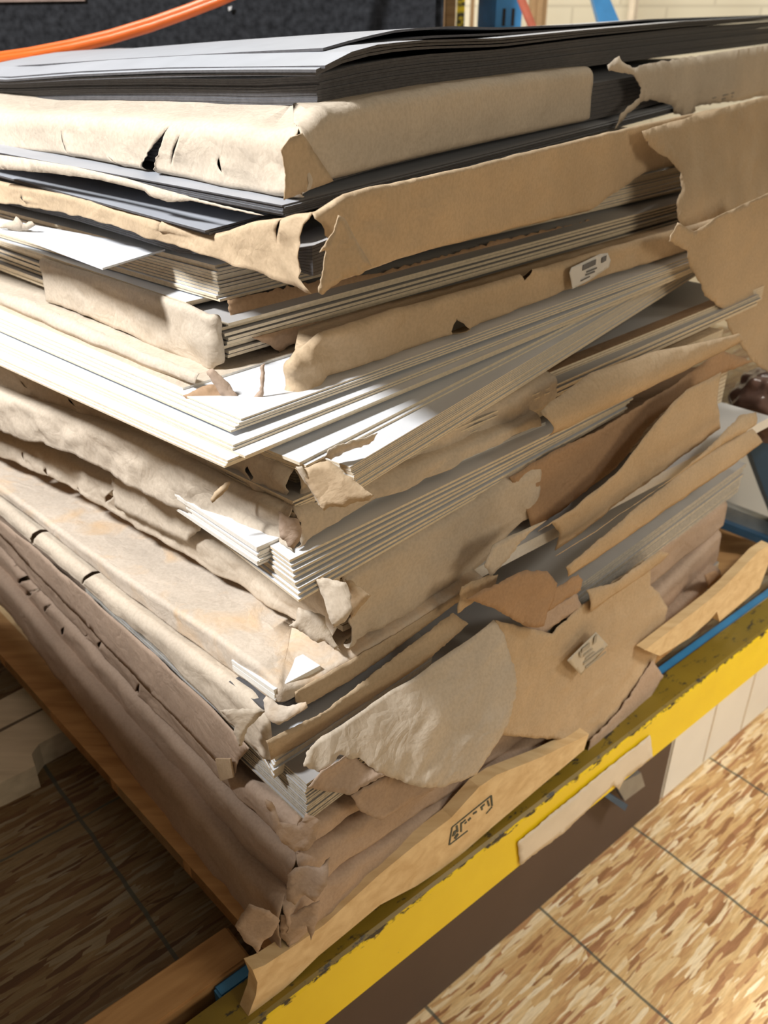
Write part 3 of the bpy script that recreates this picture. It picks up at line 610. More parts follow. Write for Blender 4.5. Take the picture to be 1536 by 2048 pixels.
# L2 black boards under it
L2 = layer((566, 408), .853, 49, 34)
pack(L2, 6, .852, .842, 'black mat board pressed flat under the topmost wrapped bundle', 'black boards under the topmost wrapped bundle', BLK, th=.0013, jit=.0015, seed=2, rr=1.4)
t = thing('paper_sheet', 'cream kraft sheet with ragged edge peeking out beneath the black boards', 'paper', L2.C)
flap(t, Face((L2.C.x - .01, L2.C.y - .012), 49, 'L'), [(-20, 306), (75, 320), (150, 333), (250, 356), (350, 385), (420, 404), (530, 431), (500, 428), (440, 414), (385, 402), (335, 404), (300, 392), (290, 382), (200, 360), (100, 346), (-20, 337)], (.0, .004), K_PALE, name='ragged_edge', jag=1.2, amp=.001, seed=6, smoothpx=(0, 1, 2, 3, 11, 12))
# L3 two black sheets sticking out left
L3 = layer((410, 462), .823, 45, 34)
for i, lab in enumerate(('black sheet with grey blue top jutting out left above second wrapped bundle', 'lower black sheet right beneath the one jutting out left')):
    l = layer(((410, 461), (418, 466))[i], .823 - .003 * i, 45, 34)
    tag(obj('mat_board', board_bm((l.C.x, l.C.y), 45, 33.5, flat(.823 - .003 * i), .002, .8, .9), BLK), lab, 'mat board')

# L4 second wrapped bundle
L4 = layer((628, 430), .840, 47, 34)
h4 = L4.L.hit((630, 500), .058); oR4 = (L4.L.pt(h4[0], 0, .058) - L4.C).dot(L4.R.n)
t = thing('wrapped_bundle', 'tan paper wrapped bundle with dark split corner, second wrapped bundle from the top', 'wrapped bundle', L4.C)
wrap(t, L4, [(625, 428), (520, 446), (410, 471), (330, 450), (150, 396), (0, 366)], [(632, 585), (600, 575), (480, 532), (400, 505), (330, 482), (160, 430), (0, 404)],
     [(640, 425), (690, 392), (800, 366), (960, 330), (1130, 288), (1300, 248), (1540, 195)], [(632, 585), (700, 560), (830, 515), (1000, 470), (1180, 425), (1300, 345), (1540, 290)], K_TAN, seed=2, oL=.058, oR=oR4, rnd=.004, amp=.003, jagL=.0016, rr=1.3, irr=1.4, inner=[B_GREY, B_BLKE], itop=.034, inset=.03, corner_gap=.03, top=.007,
     slits=[dict(f='L', a=(46, 392), b=(50, 404), w=0.0102), dict(f='L', a=(330, 440), b=(326, 462), w=.005, lift=.006), dict(f='L', a=(566, 440), b=(558, 480), w=0.0068)])
L4R = Face(tuple((L4.C + L4.R.n * oR4).xy), 34, 'R')
flap(t, L4R, [(668, 460), (675, 430), (690, 440), (712, 480), (742, 532), (720, 548), (690, 556), (668, 572), (645, 590), (638, 585), (648, 540), (652, 500), (640, 505)], (.010, .016), K_TAN, name='corner_fold', amp=.002, seed=7, smoothpx=(2, 3))
flap(t, L4R, [(1288, 278), (1282, 262), (1400, 226), (1540, 190), (1560, 380), (1500, 412), (1440, 430), (1402, 452), (1388, 468), (1372, 462), (1356, 440), (1352, 410), (1362, 380), (1360, 345), (1335, 318), (1310, 300)], (.012, .075), K_TAN, name='hanging_flap', amp=.003, jag=3, seed=8, smoothpx=(0, 1, 2))

# L5 white boards under it
L5 = layer((432, 527), .774, 49, 45)
pack(L5, 11, .772, .736, 'white mat board with cream edge in the shaded pack under the second wrapped bundle', 'white boards under the second wrapped bundle', WHT, jit=.002, gap=.2, seed=3, fan=(.004, .004))
l = layer((205, 535), .776, 49, 45); C2 = at_z((330, 498), .776)
ts = obj('mat_board', solid_bm([at_z(p, .776) for p in [(-200, 400), (330, 498), (205, 536), (30, 470), (-200, 410)]], (0, 0, -.002)), B_WHITE); tag(ts, 'top white board with a torn slanting corner at the left', 'mat board')
for i, lab in enumerate(('white board reaching furthest left, under the shaded white pack', 'white board second below the shaded white pack', 'white board third below the shaded white pack')):
    l = layer(((372, 603), (368, 607), (366, 611))[i], .735 - .003 * i, 47, 47)
    tag(obj('mat_board', board_bm((l.C.x, l.C.y), 47, 47, flat(.7345 - .0026 * i), .0021, .81, 1.0), WHT), lab, 'mat board')
tg = thing('torn_scrap', 'curled scrap of cream paper lying on the white board at far left', 'paper scrap', at_z((30, 450), .776))
flap(tg, Face(tuple(at_z((30, 460), .776).xy), 70, 'L'), [(0, 455), (8, 447), (30, 440), (34, 432), (42, 438), (48, 448), (65, 442), (72, 450), (60, 458), (40, 462), (30, 460), (15, 456)], .004, K_PALE, name='scrap', amp=.003, seed=9)
tb = Layer(.75, (L5.C.x + .02, L5.C.y + .01), 49, 45)
t = thing('torn_scrap', 'row of frayed brown paper tongues under the second wrapped bundle', 'paper scrap', tb.C)
flap(t, tb.R, [(455, 600), (520, 585), (640, 560), (760, 545), (860, 520), (1000, 480), (1180, 440), (1180, 452), (1000, 496), (850, 545), (700, 598), (600, 625), (560, 640), (480, 655), (462, 640)], (.002, .006), K_BROWN, name='frayed_edge', jag=5, seed=10, amp=.002)

# L6 third wrapped bundle (open on the right)
L6 = layer((420, 636), .731, 46.5, 45.5)
t = thing('wrapped_bundle', 'cream paper wrapped bundle with open right side below the white boards', 'wrapped bundle', L6.C)
wrap(t, L6, [(440, 640), (400, 622), (370, 612), (250, 572), (100, 525), (22, 500)], [(405, 742), (330, 700), (200, 642), (70, 590), (20, 545)], [(430, 640), (460, 655)], [(406, 742), (420, 735)], K_PALE, seed=3, rr=.012, rl=.345, rnd=.006, amp=.003, jagL=.002, top=.05)
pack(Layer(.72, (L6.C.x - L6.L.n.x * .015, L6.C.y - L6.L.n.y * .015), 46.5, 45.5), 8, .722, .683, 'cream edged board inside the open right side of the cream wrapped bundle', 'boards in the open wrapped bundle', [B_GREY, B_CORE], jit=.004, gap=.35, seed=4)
flap(t, L6.R, [(505, 675), (560, 660), (650, 640), (700, 625), (670, 650), (620, 680), (580, 690), (560, 705), (540, 690)], .006, K_BROWN, name='inner_flap', seed=11, amp=.002)
flap(t, Face(tuple(at_z((365, 774), .677).xy), 47, 'L'), [(-20, 575), (60, 600), (200, 660), (300, 705), (405, 745), (400, 765), (300, 735), (200, 690), (80, 640), (-20, 602)], (-.016, -.010), K_PALE, name='rolled_edge', bulge=.006, seed=12, jag=1.5)

# L7 white edged board and wrapper with label
L7 = layer((365, 774), .677, 47, 45)
tag(obj('mat_board', board_bm((L7.C.x, L7.C.y), 47, 45, flat(.676), .0052, .81, .98), [K_PALE, B_COREW]), 'thick board with tan face and white edge above the fanned white boards', 'mat board')
L7b = Layer(.70, (L7.C.x + .11, L7.C.y - .005), 47, 45)
t = thing('paper_wrapper', 'tan paper wrapper with white label folded around boards on the right side', 'paper wrapper', L7b.C)
wrap(t, L7b, [(512, 722), (505, 715)], [(490, 826), (480, 830)], [(512, 722), (650, 668), (800, 620), (1000, 565), (1180, 510), (1330, 468), (1400, 450)], [(490, 826), (600, 780), (800, 712), (1000, 640), (1190, 565), (1330, 520), (1400, 500)], K_TAN, seed=4, rl=.012, sl0=0, rnd=.008, amp=.0035, oR=.0, top=.06,
     slits=[dict(f='R', a=(1062, 522), b=(1050, 560), w=.02, lift=.012), dict(f='R', a=(912, 640), b=(908, 672), w=.02, lift=.012)])
lab = flap(t, L7b.R, [(1138, 545), (1142, 535), (1200, 508), (1215, 506), (1221, 520), (1218, 534), (1180, 560), (1144, 578), (1142, 565)], .010, STICK, name='label', amp=.0005, jag=0, grid=.004)
pb = bmesh.new()
def tline(f, p, q, wd, o, bm):
    a = Vector(f.hit(p, o)); c = Vector(f.hit(q, o)); nn = Vector((0, 1)) * wd
    solid_bm([f.pt(v.x, v.y, o) for v in (a + nn, a - nn, c - nn, c + nn)], -f.n * .0004, bm)
for p, q, wd in [((1166, 536), (1192, 524), .0035), ((1204, 521), (1213, 516), .0035), ((1174, 544), (1194, 536), .0010), ((1172, 550), (1190, 543), .0010), ((1162, 562), (1180, 553), .0008)]: tline(L7b.R, p, q, wd, .0118, pb)
obj('print', pb, INK, lab)
t = thing('torn_scrap', 'tattered brown scrap caught at the corner above the fanned white boards', 'paper scrap', L7.C)
FC = lambda px, z: Face(tuple(at_z(px, z).xy), 90, 'R')
f = FC((440, 790), .672)
flap(t, f, [(366, 790), (385, 782), (405, 772), (428, 768), (430, 752), (445, 755), (470, 800), (490, 826), (478, 845), (462, 828), (455, 832), (440, 826), (425, 832), (408, 815), (385, 806)], (.0, .012), K_BROWN, name='scrap', amp=.003, seed=13)
flap(t, f, [(412, 745), (425, 738), (455, 765), (490, 815), (520, 780), (522, 730), (530, 725), (527, 790), (497, 835), (470, 815), (440, 790)], (.006, .008), K_ROSE, name='scrap_strip', amp=.003, seed=14)

# L8 fanned white boards
def fanned(defs):
    for c, z, aL, aR, th, lab, mats in defs:
        l = layer(c, z, aL, aR); tag(obj('mat_board', board_bm((l.C.x, l.C.y), aL, aR, flat(z), th, .81, 1.0), mats), lab, 'mat board')
WC = [B_WHITE, B_CORE]
fanned([((482, 838), .6735, 48, 44.5, .0016, 'white board first from the top of the fanned white boards', WC), ((478, 846), .6712, 48, 44.7, .0016, 'white board second from the top of the fanned white boards', WC),
        ((470, 853), .6690, 48, 45, .0016, 'white board third from the top of the fanned white boards', WC), ((462, 861), .6668, 48, 45, .0020, 'white board fourth in the fan, lying on the broad white top', WC),
        ((466, 890), .6610, 48.5, 43.5, .0020, 'broad white board with brightly lit top in the fan', WC), ((465, 897), .6585, 48.6, 43.4, .0020, 'white board right beneath the broad lit white board', WC),
        ((490, 912), .6560, 49, 42.5, .0022, 'white board set back under the broad lit pair', WC), ((455, 921), .6535, 49, 43, .0020, 'third lowest white board at the fan tip', WC), ((453, 927), .6510, 49, 43, .0020, 'second lowest white board at the fan tip', WC), ((449, 932), .6488, 49.2, 43, .0020, 'lowest white board at the fan tip', WC),
        ((599, 925), .6440, 50, 38.5, .0030, 'wide white board half in shadow right of the fan tip', WC), ((612, 931), .6408, 50, 38.5, .0020, 'white board hidden just under the wide shaded board', WC)])
# L10 thick cream edged pack
L10 = layer((700, 934), .6385, 54, 36)
pack(L10, 15, .6385, .6135, 'cream edged mat board in the thick tight pack with white lit corner', 'boards of the thick cream edged pack', [B_WHITE, B_CORE], jit=.0008, gap=.26, yaw=.06, fan=(.006, -.004), seed=5, th=.00135)
t = thing('torn_scrap', 'white torn paper scrap lying on the thick cream edged pack', 'paper scrap', L10.C)
flap(t, Face(tuple(at_z((700, 905), .645).xy), 60, 'R'), [(646, 912), (652, 900), (668, 890), (700, 880), (728, 876), (755, 866), (748, 880), (738, 888), (715, 894), (690, 902), (660, 918)], (.008, .0), K_PALE, name='scrap', amp=.003, seed=15, jag=3)
flap(t, FC((670, 980), .625), [(590, 935), (600, 940), (640, 925), (660, 925), (735, 980), (748, 990), (738, 1000), (715, 1002), (690, 1014), (660, 1012), (648, 1020), (625, 985), (610, 955)], (-.004, .004), K_TAN, name='scrap_flap', amp=.0035, seed=16)
flap(t, FC((625, 980), .62), [(592, 932), (604, 930), (612, 945), (630, 975), (652, 1005), (650, 1018), (640, 1012), (622, 980), (605, 955)], .006, K_PALE, name='scrap_strip', amp=.002, seed=17)

# L11, L12 wrinkled wrapped bundles
L11 = layer((588, 940), .612, 51, 46.5)
t = thing('wrapped_bundle', 'wrinkled pale bundle with slits directly under the fanned white boards', 'wrapped bundle', L11.C)
wrap(t, L11, [(575, 928), (500, 905), (440, 925), (300, 845), (150, 775), (0, 712)], [(592, 1012), (500, 975), (420, 938), (300, 880), (150, 830), (0, 782)], [(620, 940), (700, 930), (760, 900)], [(600, 1012), (740, 990), (860, 925), (1060, 832)], K_PALE, seed=5, rnd=.010, amp=.0056, corner_gap=.010, rr=.42, inner=[K_BROWN, B_CORE],
     slits=[dict(f='L', a=(138, 838), b=(147, 880), w=0.0119), dict(f='L', a=(334, 912), b=(348, 948), w=0.0119), dict(f='L', a=(500, 930), b=(512, 955), w=0.0153), dict(f='L', a=(45, 760), b=(65, 780), w=.012), dict(f='L', a=(142, 795), b=(158, 812), w=.014), dict(f='L', a=(385, 945), b=(410, 962), w=0.0136), dict(f='L', a=(305, 873), b=(345, 898), w=.010)])
L12 = layer((585, 1022), .578, 52, 47)
t = thing('wrapped_bundle', 'wrinkled pale bundle with puckered corner, second under the fanned white boards', 'wrapped bundle', L12.C)
wrap(t, L12, [(560, 1008), (480, 985), (420, 955), (300, 890), (150, 838), (0, 790)], [(580, 1098), (520, 1076), (410, 1040), (300, 988), (150, 905), (0, 862)], [(600, 1022), (700, 992), (850, 925), (1045, 845)], [(585, 1095), (640, 1070), (750, 1010), (900, 940), (1040, 872)], K_PALE, seed=6, rnd=.010, amp=.0056, corner_gap=.012, rr=.38, jagL=.0015, inner=[K_TAN, B_CORE], irr=.85,
     slits=[dict(f='L', a=(500, 985), b=(545, 1005), w=0.0102), dict(f='L', a=(170, 940), b=(190, 985), w=0.0085)])
flap(t, FC((585, 1060), .56), [(558, 1020), (575, 1030), (598, 1036), (604, 1060), (600, 1080), (588, 1096), (576, 1092), (572, 1080), (560, 1072)], (.004, .012), K_ROSE, name='corner_pucker', amp=.004, seed=18)
tw = flap(t, FC((455, 985), .585), [(420, 1000), (428, 985), (450, 965), (460, 962), (458, 972), (442, 992), (425, 1006)], (.012, .016), K_TAN, name='tongue', amp=.002, seed=19)
# L13 white boards shining out of the wrappers
LA = layer((515, 1096), .536, 43, 48)
pack(LA, 8, .537, .514, 'white board in the short white block showing through the hole at the left', 'white boards in the left hole', [B_WHITE, B_COREW], jit=.0018, gap=.12, rl=.6, rr=.45, seed=6)
LB_ = layer((580, 1118), .534, 40, 46)
pack(LB_, 8, .533, .491, 'white topped board spread like stairs in the brightly lit corner pack', 'boards of the stair stepped corner pack', [B_WHITE, B_CORE], jit=.0015, th=.0028, rl=.6, rr=.62, fan=(.017, .004), twist=-3.4, seed=7)

# L14 third wrinkled bundle with the big crumple
L14 = layer((682, 1150), .490, 52, 46)
t = thing('wrapped_bundle', 'pale bundle with big crumpled corner knot under the stair stepped boards', 'wrapped bundle', L14.C)
wrap(t, L14, [(668, 1165), (600, 1180), (520, 1135), (400, 1065), (250, 970), (100, 905), (0, 868)], [(680, 1296), (600, 1240), (480, 1170), (400, 1125), (240, 1030), (120, 960), (0, 912)], [(695, 1140), (800, 1085), (900, 1035), (1030, 950)], [(690, 1292), (760, 1262), (920, 1172), (1045, 1050)], K_PALE, seed=7, rnd=.014, amp=.0042, rr=.335, corner_gap=.016, jagL=.002, inner=[K_BROWN, B_CORE], irr=.85,
     slits=[dict(f='L', a=(45, 902), b=(50, 920), w=.010), dict(f='L', a=(95, 935), b=(98, 950), w=.012), dict(f='L', a=(158, 975), b=(165, 985), w=.012), dict(f='L', a=(242, 975), b=(215, 1005), w=.012), dict(f='L', a=(228, 1022), b=(235, 1030), w=.010)])
flap(t, L14.L, [(222, 958), (250, 945), (330, 975), (420, 1040), (415, 1050), (402, 1052), (400, 1062), (385, 1072), (375, 1085), (362, 1080), (300, 1050), (232, 1015)], (.006, .012), K_PALE, name='torn_patch', amp=.002, jag=2.5, seed=20, smoothpx=(0, 1, 2))
flap(t, FC((670, 1200), .47), [(630, 1160), (645, 1152), (680, 1160), (692, 1162), (702, 1185), (704, 1215), (692, 1238), (668, 1256), (664, 1245), (655, 1220), (648, 1195), (640, 1180)], (.012, .03), K_PALE, name='corner_knot', amp=.005, seed=21)
flap(t, FC((715, 1195), .47), [(690, 1158), (700, 1160), (742, 1190), (730, 1205), (702, 1238), (698, 1200)], (.004, .008), K_TAN, name='corner_fold', amp=.002, seed=22)
flap(t, FC((640, 1260), .44), [(578, 1250), (590, 1242), (596, 1215), (650, 1232), (652, 1250), (664, 1270), (678, 1290), (670, 1296), (650, 1280), (636, 1284), (612, 1268), (600, 1262)], (.0, .010), K_PALE, name='corner_shred', amp=.004, seed=23)

# L15 broad stained bundle
L15 = layer((560, 1366), .398, 47, 49.5)
t = thing('wrapped_bundle', 'broad pale bundle with orange water stains and torn corner showing white boards', 'wrapped bundle', L15.C)
wrap(t, L15, [(545, 1352), (420, 1265), (300, 1190), (150, 1085), (0, 975)], [(535, 1400), (400, 1300), (250, 1190), (120, 1085), (0, 992)], [(600, 1372), (640, 1350), (700, 1316), (800, 1256), (930, 1175)], [(590, 1396), (660, 1360), (760, 1300), (920, 1200)], K_STAIN, seed=8, rnd=.006, amp=.0014, top=.30, rr=.30, tuck=.01, inner=[B_WHITE, B_COREW])
flap(t, L15.R, [(590, 1384), (680, 1330), (800, 1262), (928, 1180), (925, 1196), (800, 1290), (700, 1360), (610, 1412), (592, 1405)], (.0, .004), K_TAN, name='side_fold', amp=.0012, jag=1.2, seed=24)
l = layer((562, 1372), .3965, 47, 49.5)
lc_ = l.C + l.L.n * .0035 - l.R.n * .009
pack(Layer(.4, (lc_.x, lc_.y), 46.8, 49.5), 6, .388, .372, 'white board seen through the torn corner of the stained bundle', 'white boards in the stained bundle', [B_WHITE, B_COREW], jit=.001, rl=.07, rr=.06, seed=8, gap=.1)
flap(t, FC((560, 1420), .375), [(526, 1400), (532, 1392), (545, 1398), (556, 1408), (575, 1412), (612, 1402), (616, 1412), (590, 1430), (560, 1448), (545, 1444), (530, 1428)], (.0, .014), K_STAIN, name='corner_curl', amp=.003, seed=25)

# L16 pale bundle with the drooping torn strip
L16 = layer((532, 1424), .371, 45.5, 50)
t = thing('wrapped_bundle', 'greyish pale bundle whose lower edge casts the shadow, torn strip drooping at corner', 'wrapped bundle', L16.C)
wrap(t, L16, [(528, 1424), (400, 1330), (250, 1215), (120, 1110), (0, 1012)], [(490, 1490), (440, 1430), (300, 1290), (200, 1205), (150, 1160), (60, 1085), (0, 1036)], [(560, 1440), (640, 1390), (760, 1320), (915, 1222)], [(530, 1520), (640, 1450), (780, 1350), (930, 1240)], K_PALE, seed=9, rnd=.012, amp=.0022, top=.10, rr=.008, rl=.82,
     slits=[dict(f='L', a=(72, 1055), b=(66, 1090), w=0.0136), dict(f='L', a=(188, 1135), b=(165, 1168), w=0.0102), dict(f='L', a=(15, 1000), b=(20, 1004), w=0.0068)])
flap(t, FC((495, 1455), .35), [(440, 1420), (470, 1415), (520, 1415), (534, 1420), (518, 1432), (500, 1450), (490, 1468), (485, 1490), (478, 1492), (472, 1470), (470, 1450)], (.002, .012), K_PALE, name='drooping_strip', amp=.002, seed=26, jag=2.5)
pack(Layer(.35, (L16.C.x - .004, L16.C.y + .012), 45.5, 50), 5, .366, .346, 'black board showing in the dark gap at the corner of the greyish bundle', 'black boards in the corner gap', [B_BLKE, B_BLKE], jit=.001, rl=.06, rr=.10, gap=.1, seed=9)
LR = Layer(.36, (L16.C.x + .012, L16.C.y), 45.5, 49.5)
flap(t, LR.R, [(520, 1470), (535, 1462), (640, 1408), (760, 1322), (905, 1225), (925, 1240), (800, 1340), (700, 1410), (560, 1512), (538, 1518), (528, 1495)], (.004, .002), K_TAN, name='rolled_side', bulge=.012, amp=.0015, seed=27, jag=1.5)
# L17 boards, label panel bundle, bright flap
L17 = layer((550, 1496), .331, 28, 46)
pack(L17, 9, .330, .288, 'grey white board in the shaded pack just below the drooping torn strip', 'boards below the drooping strip', [B_WHITE, B_CORE], jit=.002, rl=.3, rr=.24, gap=.15, seed=10, fan=(0, .006))
L18 = layer((612, 1590), .285, 42.5, 44.2)
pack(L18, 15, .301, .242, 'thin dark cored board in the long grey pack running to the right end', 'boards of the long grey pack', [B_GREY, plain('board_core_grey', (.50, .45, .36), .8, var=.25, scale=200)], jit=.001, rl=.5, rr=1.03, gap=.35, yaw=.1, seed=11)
rp = lambda o=0: Face((-.10, .69), 46, 'R')
RPf = rp()
low = []
for nm, z, cpx, aL, LT, LB, RT, RB, lb, sd in [
    ('a', .243, (592, 1640), 42.5, [(585, 1640), (480, 1560), (300, 1370), (150, 1210), (0, 1058)], [(590, 1702), (480, 1600), (300, 1415), (150, 1255), (0, 1095)], [(640, 1640), (760, 1565), (900, 1470), (1100, 1330), (1240, 1150), (1445, 1010)], [(600, 1700), (760, 1600), (900, 1505), (1100, 1350), (1270, 1200), (1448, 1052)], 'brown bundle in shade, highest of the three lowest wrapped bundles', 10),
    ('b', .192, (590, 1720), 42, [(582, 1720), (480, 1625), (300, 1435), (150, 1270), (0, 1104)], [(580, 1795), (470, 1690), (300, 1490), (150, 1320), (0, 1148)], [(600, 1720), (760, 1620), (900, 1525), (1100, 1375), (1290, 1215), (1448, 1060)], [(590, 1790), (700, 1720), (900, 1590), (1100, 1440), (1290, 1270), (1448, 1120)], 'brown bundle in shade, middle of the three lowest wrapped bundles', 11),
    ('c', .140, (562, 1812), 41.5, [(556, 1812), (470, 1725), (300, 1520), (150, 1345), (0, 1160)], [(538, 1895), (460, 1815), (300, 1600), (150, 1400), (0, 1208)], [(580, 1810), (700, 1735), (900, 1605), (1100, 1455), (1250, 1330), (1440, 1140)], [(570, 1890), (660, 1830), (760, 1745), (900, 1630), (1100, 1480), (1250, 1370), (1440, 1180)], 'brown bundle in shade, lowest of all resting on the pallet', 12)]:
    l = layer(cpx, z, aL, 46.2 if nm == 'c' else 45)
    t = thing('wrapped_bundle', lb, 'wrapped bundle', l.C); low.append((l, t))
    sl = {'a': [dict(f='L', a=(175, 1270), b=(163, 1292), w=.010), dict(f='L', a=(205, 1282), b=(198, 1298), w=.010), dict(f='L', a=(285, 1365), b=(272, 1395), w=0.0102)],
          'b': [dict(f='L', a=(35, 1115), b=(25, 1135), w=.012), dict(f='L', a=(55, 1155), b=(40, 1168), w=.014), dict(f='L', a=(70, 1180), b=(55, 1196), w=.014), dict(f='L', a=(97, 1212), b=(90, 1222), w=.012), dict(f='L', a=(130, 1255), b=(125, 1268), w=.014), dict(f='L', a=(342, 1425), b=(324, 1450), w=0.0136), dict(f='L', a=(430, 1475), b=(420, 1495), w=0.0102)], 'c': []}[nm]
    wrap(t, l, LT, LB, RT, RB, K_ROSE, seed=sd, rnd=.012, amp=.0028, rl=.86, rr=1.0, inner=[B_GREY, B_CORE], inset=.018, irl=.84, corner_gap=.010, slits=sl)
la, ta = low[0]; lb_, tb_ = low[1]; lc, tc_ = low[2]
flap(ta, la.L, [(-20, 1024), (60, 1086), (150, 1166), (300, 1300), (430, 1420), (500, 1496), (478, 1520), (472, 1545), (464, 1556), (300, 1384), (150, 1226), (-20, 1050)], (.004, .006), K_ROSE, name='upper_fold', amp=.0015, jag=1, seed=60, smoothpx=(0, 1, 2, 3, 4))
flap(ta, FC((575, 1690), .22), [(530, 1590), (545, 1600), (560, 1640), (600, 1650), (612, 1620), (640, 1640), (632, 1680), (615, 1700), (590, 1705), (570, 1690), (545, 1650)], (.002, .014), K_ROSE, name='corner_shred', amp=.006, seed=28)
flap(tb_, FC((615, 1760), .17), [(575, 1750), (590, 1738), (640, 1735), (660, 1715), (655, 1760), (630, 1800), (610, 1790), (590, 1812), (572, 1800)], (.002, .016), K_ROSE, name='corner_shred', amp=.006, seed=29)
flap(tc_, FC((520, 1870), .10), [(470, 1850), (500, 1800), (540, 1815), (560, 1840), (545, 1870), (528, 1882), (515, 1905), (505, 1890), (490, 1880)], (.004, .012), K_ROSE, name='corner_shred', amp=.004, seed=30)
flap(tc_, FC((610, 1840), .10), [(560, 1830), (590, 1830), (610, 1812), (640, 1800), (632, 1850), (622, 1880), (612, 1850), (600, 1870), (575, 1895), (560, 1880)], (.004, .014), K_ROSE, name='corner_tuft', amp=.005, seed=31)
tag(obj('torn_scrap', solid_bm([la.L.pt(*la.L.hit(p, .012), .012) for p in [(430, 1518), (460, 1518), (466, 1555), (440, 1562)]], -la.L.n * .002), K_TAN), 'small square tan scrap hanging on the shaded left side near the corner', 'paper scrap')

# the long right hand side: big sheets of torn paper
t = thing('torn_wrapper', 'large bright torn paper flap with jagged lower hole hanging on the right side', 'torn wrapper', RPf.pt(.1, .15))
flap(t, RPf, [(598, 1525), (605, 1500), (640, 1470), (690, 1440), (800, 1368), (900, 1300), (985, 1238), (998, 1262), (1010, 1310), (1016, 1370), (1004, 1440), (985, 1490), (950, 1545), (905, 1560), (868, 1568), (820, 1562), (770, 1545), (735, 1530), (705, 1505), (690, 1508), (668, 1500), (655, 1515), (630, 1535)], (.040, .098), K_PALE, name='hanging_flap', amp=.003, jag=2.5, seed=32, smoothpx=(2, 3, 4, 5), bulge=.012)
flap(t, RPf, [(620, 1578), (640, 1540), (700, 1510), (742, 1535), (768, 1548), (740, 1565), (702, 1592), (660, 1588)], (.060, .078), K_ROSE, name='folded_tongue', amp=.003, seed=33, bulge=-.006)
flap(t, RPf, [(700, 1590), (770, 1545), (870, 1570), (800, 1615), (760, 1640), (720, 1622)], (.05, .062), K_ROSE, name='lower_tongue', amp=.003, seed=34)
t = thing('paper_wrapper', 'big brown paper panel with small white label on the right side', 'paper wrapper', RPf.pt(.5, .1))
flap(t, RPf, [(990, 1240), (1100, 1265), (1200, 1180), (1285, 1120), (1300, 1130), (1300, 1170), (1318, 1185), (1332, 1215), (1325, 1270), (1310, 1320), (1270, 1380), (1230, 1430), (1180, 1482), (1100, 1478), (1000, 1470), (960, 1480), (1000, 1420), (1018, 1360), (1010, 1300)], (.040, .062), K_TAN, name='label_panel', amp=.0030, jag=1.5, seed=35)
flap(t, RPf, [(1305, 1320), (1325, 1350), (1300, 1400), (1175, 1520), (1180, 1480), (1240, 1420)], (.062, .070), K_ROSE, name='lower_fold', amp=.002, seed=36)
lab = flap(t, RPf, [(1134, 1321), (1192, 1264), (1216, 1290), (1162, 1350)], .064, plain('label_shaded', (.60, .54, .44), .5, var=.05), name='label', amp=.0003, jag=0, grid=.006)  # label colour dulled for the shade that lies on it
pb = bmesh.new()
for p, q, wd in [((1188, 1282), (1194, 1276), .007), ((1164, 1302), (1180, 1290), .004), ((1168, 1312), (1186, 1298), .0016), ((1172, 1318), (1190, 1304), .0016), ((1168, 1328), (1208, 1298), .002), ((1172, 1336), (1212, 1304), .002), ((1160, 1306), (1163, 1312), .004)]: tline(RPf, p, q, wd, .0662, pb)
obj('print', pb, plain('faded_ink', (.42, .38, .31), .7), lab)
t = thing('torn_wrapper', 'wide tan paper sheet sweeping up to the right above the long grey pack', 'torn wrapper', RPf.pt(.6, .35))
flap(t, RPf, [(1060, 1056), (1130, 1012), (1230, 930), (1300, 845), (1370, 778), (1442, 744), (1422, 800), (1428, 852), (1390, 882), (1345, 915), (1250, 985), (1180, 1045), (1112, 1102), (1110, 1062), (1090, 1040)], (.030, .012), K_TAN, name='sheet', amp=.003, jag=1.0, seed=37, smoothpx=(0, 1, 2, 3, 4), bulge=.01)
flap(t, RPf, [(966, 1128), (985, 1090), (1020, 1072), (1092, 1040), (1060, 1065), (1020, 1110), (980, 1152)], (.034, .04), K_PALE, name='curled_tip', amp=.002, seed=38, smoothpx=(1, 2, 3))
flap(t, RPf, [(914, 1226), (922, 1172), (980, 1150), (994, 1148), (988, 1172), (950, 1200)], .036, K_TAN, name='side_tongue', amp=.002, seed=39)
t = thing('torn_wrapper', 'dark brown paper panel lying deep between the paper rolls on the right', 'torn wrapper', RPf.pt(.5, .5))
flap(t, RPf, [(1018, 955), (1100, 905), (1200, 858), (1350, 768), (1440, 700), (1505, 722), (1442, 748), (1370, 782), (1300, 850), (1230, 935), (1130, 1015), (1062, 1058), (1052, 1020)], (-.012, -.004), K_BROWN, name='panel', amp=.002, jag=1.5, seed=40)  # browner than the other sheets for the shade deep inside
t = thing('paper_roll', 'tan rolled paper edge with open dark end on the right side', 'paper roll', RPf.pt(.6, .57))
flap(t, RPf, [(1060, 818), (1085, 800), (1180, 746), (1300, 700), (1450, 660), (1464, 676), (1400, 715), (1300, 772), (1180, 832), (1084, 866), (1078, 845)], (.012, .012), K_TAN, name='roll', amp=.0015, jag=1.0, seed=41, bulge=.022, smoothpx=(1, 2, 3, 5, 6, 7, 8))
t = thing('torn_wrapper', 'huge torn paper sheet draping down the far right side below the hanging flap', 'torn wrapper', L6.R.pt(.95, .6))
flap(t, Face((-.138, .731), 43.5, 'R'), [(1335, 482), (1355, 445), (1385, 462), (1420, 440), (1550, 380), (1560, 760), (1520, 735), (1500, 718), (1478, 688), (1455, 655), (1446, 618), (1410, 592), (1398, 565), (1378, 532), (1370, 500)], (.045, .062), K_TAN, name='draped_sheet', amp=.003, jag=3, seed=42, smoothpx=(3, 4))
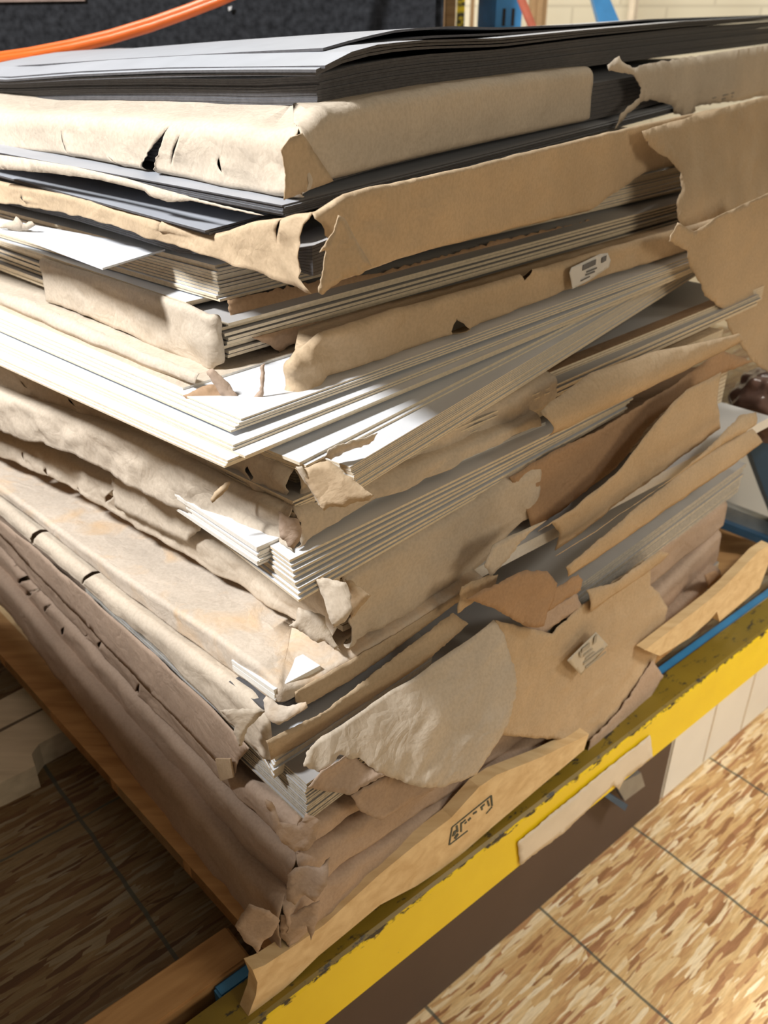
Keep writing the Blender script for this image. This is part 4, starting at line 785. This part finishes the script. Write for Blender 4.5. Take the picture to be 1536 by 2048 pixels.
for i, (pt, o, lbl) in enumerate([([(1108, 1112), (1200, 1045), (1340, 945), (1480, 830), (1505, 822), (1500, 845), (1400, 905), (1250, 1010), (1120, 1108)], .048, 'upper tan paper roll between the wide sheet and the long grey pack'),
                              ([(1118, 1128), (1250, 1022), (1400, 912), (1500, 856), (1512, 880), (1460, 925), (1330, 1010), (1165, 1135), (1130, 1150)], .044, 'lower tan paper roll just above the long grey pack')]):
    t = thing('paper_roll', lbl, 'paper roll', RPf.pt(.7, .33)); flap(t, RPf, pt, (o, o), K_TAN, name='roll', amp=.0015, jag=1, seed=43 + i, bulge=.010)
t = thing('torn_wrapper', 'cluster of torn brown tongues around the left end of the long grey pack', 'torn wrapper', RPf.pt(.5, .28))
flap(t, RPf, [(930, 1195), (985, 1165), (1050, 1140), (1090, 1140), (1112, 1165), (1108, 1200), (1090, 1225), (1085, 1250), (1050, 1252), (1020, 1235), (985, 1215)], (.050, .056), K_BROWN, name='torn_tongue', amp=.004, seed=45)
flap(t, RPf, [(1090, 1185), (1120, 1170), (1155, 1148), (1165, 1160), (1160, 1180), (1128, 1200), (1095, 1222)], (.046, .05), K_BROWN, name='torn_tongue', amp=.003, seed=46)
flap(t, RPf, [(1172, 1215), (1172, 1180), (1220, 1160), (1290, 1112), (1312, 1098), (1330, 1104), (1320, 1124), (1270, 1160), (1215, 1190), (1178, 1222)], (.048, .044), K_TAN, name='curled_edge', amp=.002, seed=47, bulge=.008)
flap(t, RPf, [(1000, 1290), (1080, 1225), (1150, 1185), (1165, 1215), (1120, 1240), (1060, 1290), (1015, 1335)], (.040, .044), K_ROSE, name='under_fold', amp=.003, seed=48)
t = thing('torn_wrapper', 'crumpled brown paper rag hanging over the pallet stringer at right', 'torn wrapper', RPf.pt(.95, .0))
flap(t, RPf, [(1408, 1150), (1430, 1140), (1448, 1155), (1460, 1175), (1476, 1180), (1458, 1186), (1470, 1205), (1450, 1222), (1432, 1215), (1418, 1180)], (.05, .06), K_BROWN, name='rag', amp=.004, seed=49)
# pale boards continuing on the right below the puckered bundle
LC = Layer(.55, (-.088, .745), 48, 45.5)
pack(LC, 7, .585, .565, 'cream edged board squeezed between the torn paper on the long right side', 'boards squeezed in the right side', GRY, rl=.5, rr=1.0, jit=.002, gap=.3, seed=12)
# plastic wrapped bundle at the right edge
b = bmesh.new(); bmesh.ops.create_icosphere(b, subdivisions=5, radius=1)
c0 = at_y((1545, 812), 1.55)
for v in b.verts:
    d = v.co.copy(); k = 1 + .16 * crumple(d, 2.2, 3) + .12 * fbm(d, 2.0, 5); v.co = Vector((d.x * .07, d.y * .09, d.z * .066)) * k + c0
tag(obj('plastic_bag', b, plain('mauve_plastic', (.20, .12, .10), .22, var=.25, scale=25), smooth=True), 'shiny mauve brown plastic bag bulging at the right picture edge', 'bag')
shade_box = obj('unseen_shade_box', box_bm(0, .95, 0, .36, 0.0, .90 - DZ, bevel=.004), CARTON); shade_box.location = (-.47, .51, DZ); shade_box.rotation_euler = (0, 0, math.atan2(.68, -.73))  # added out of view to shade the lower left side and the deck
tag(shade_box, 'unseen brown box added left of the stack to shade its lower side', 'carton')
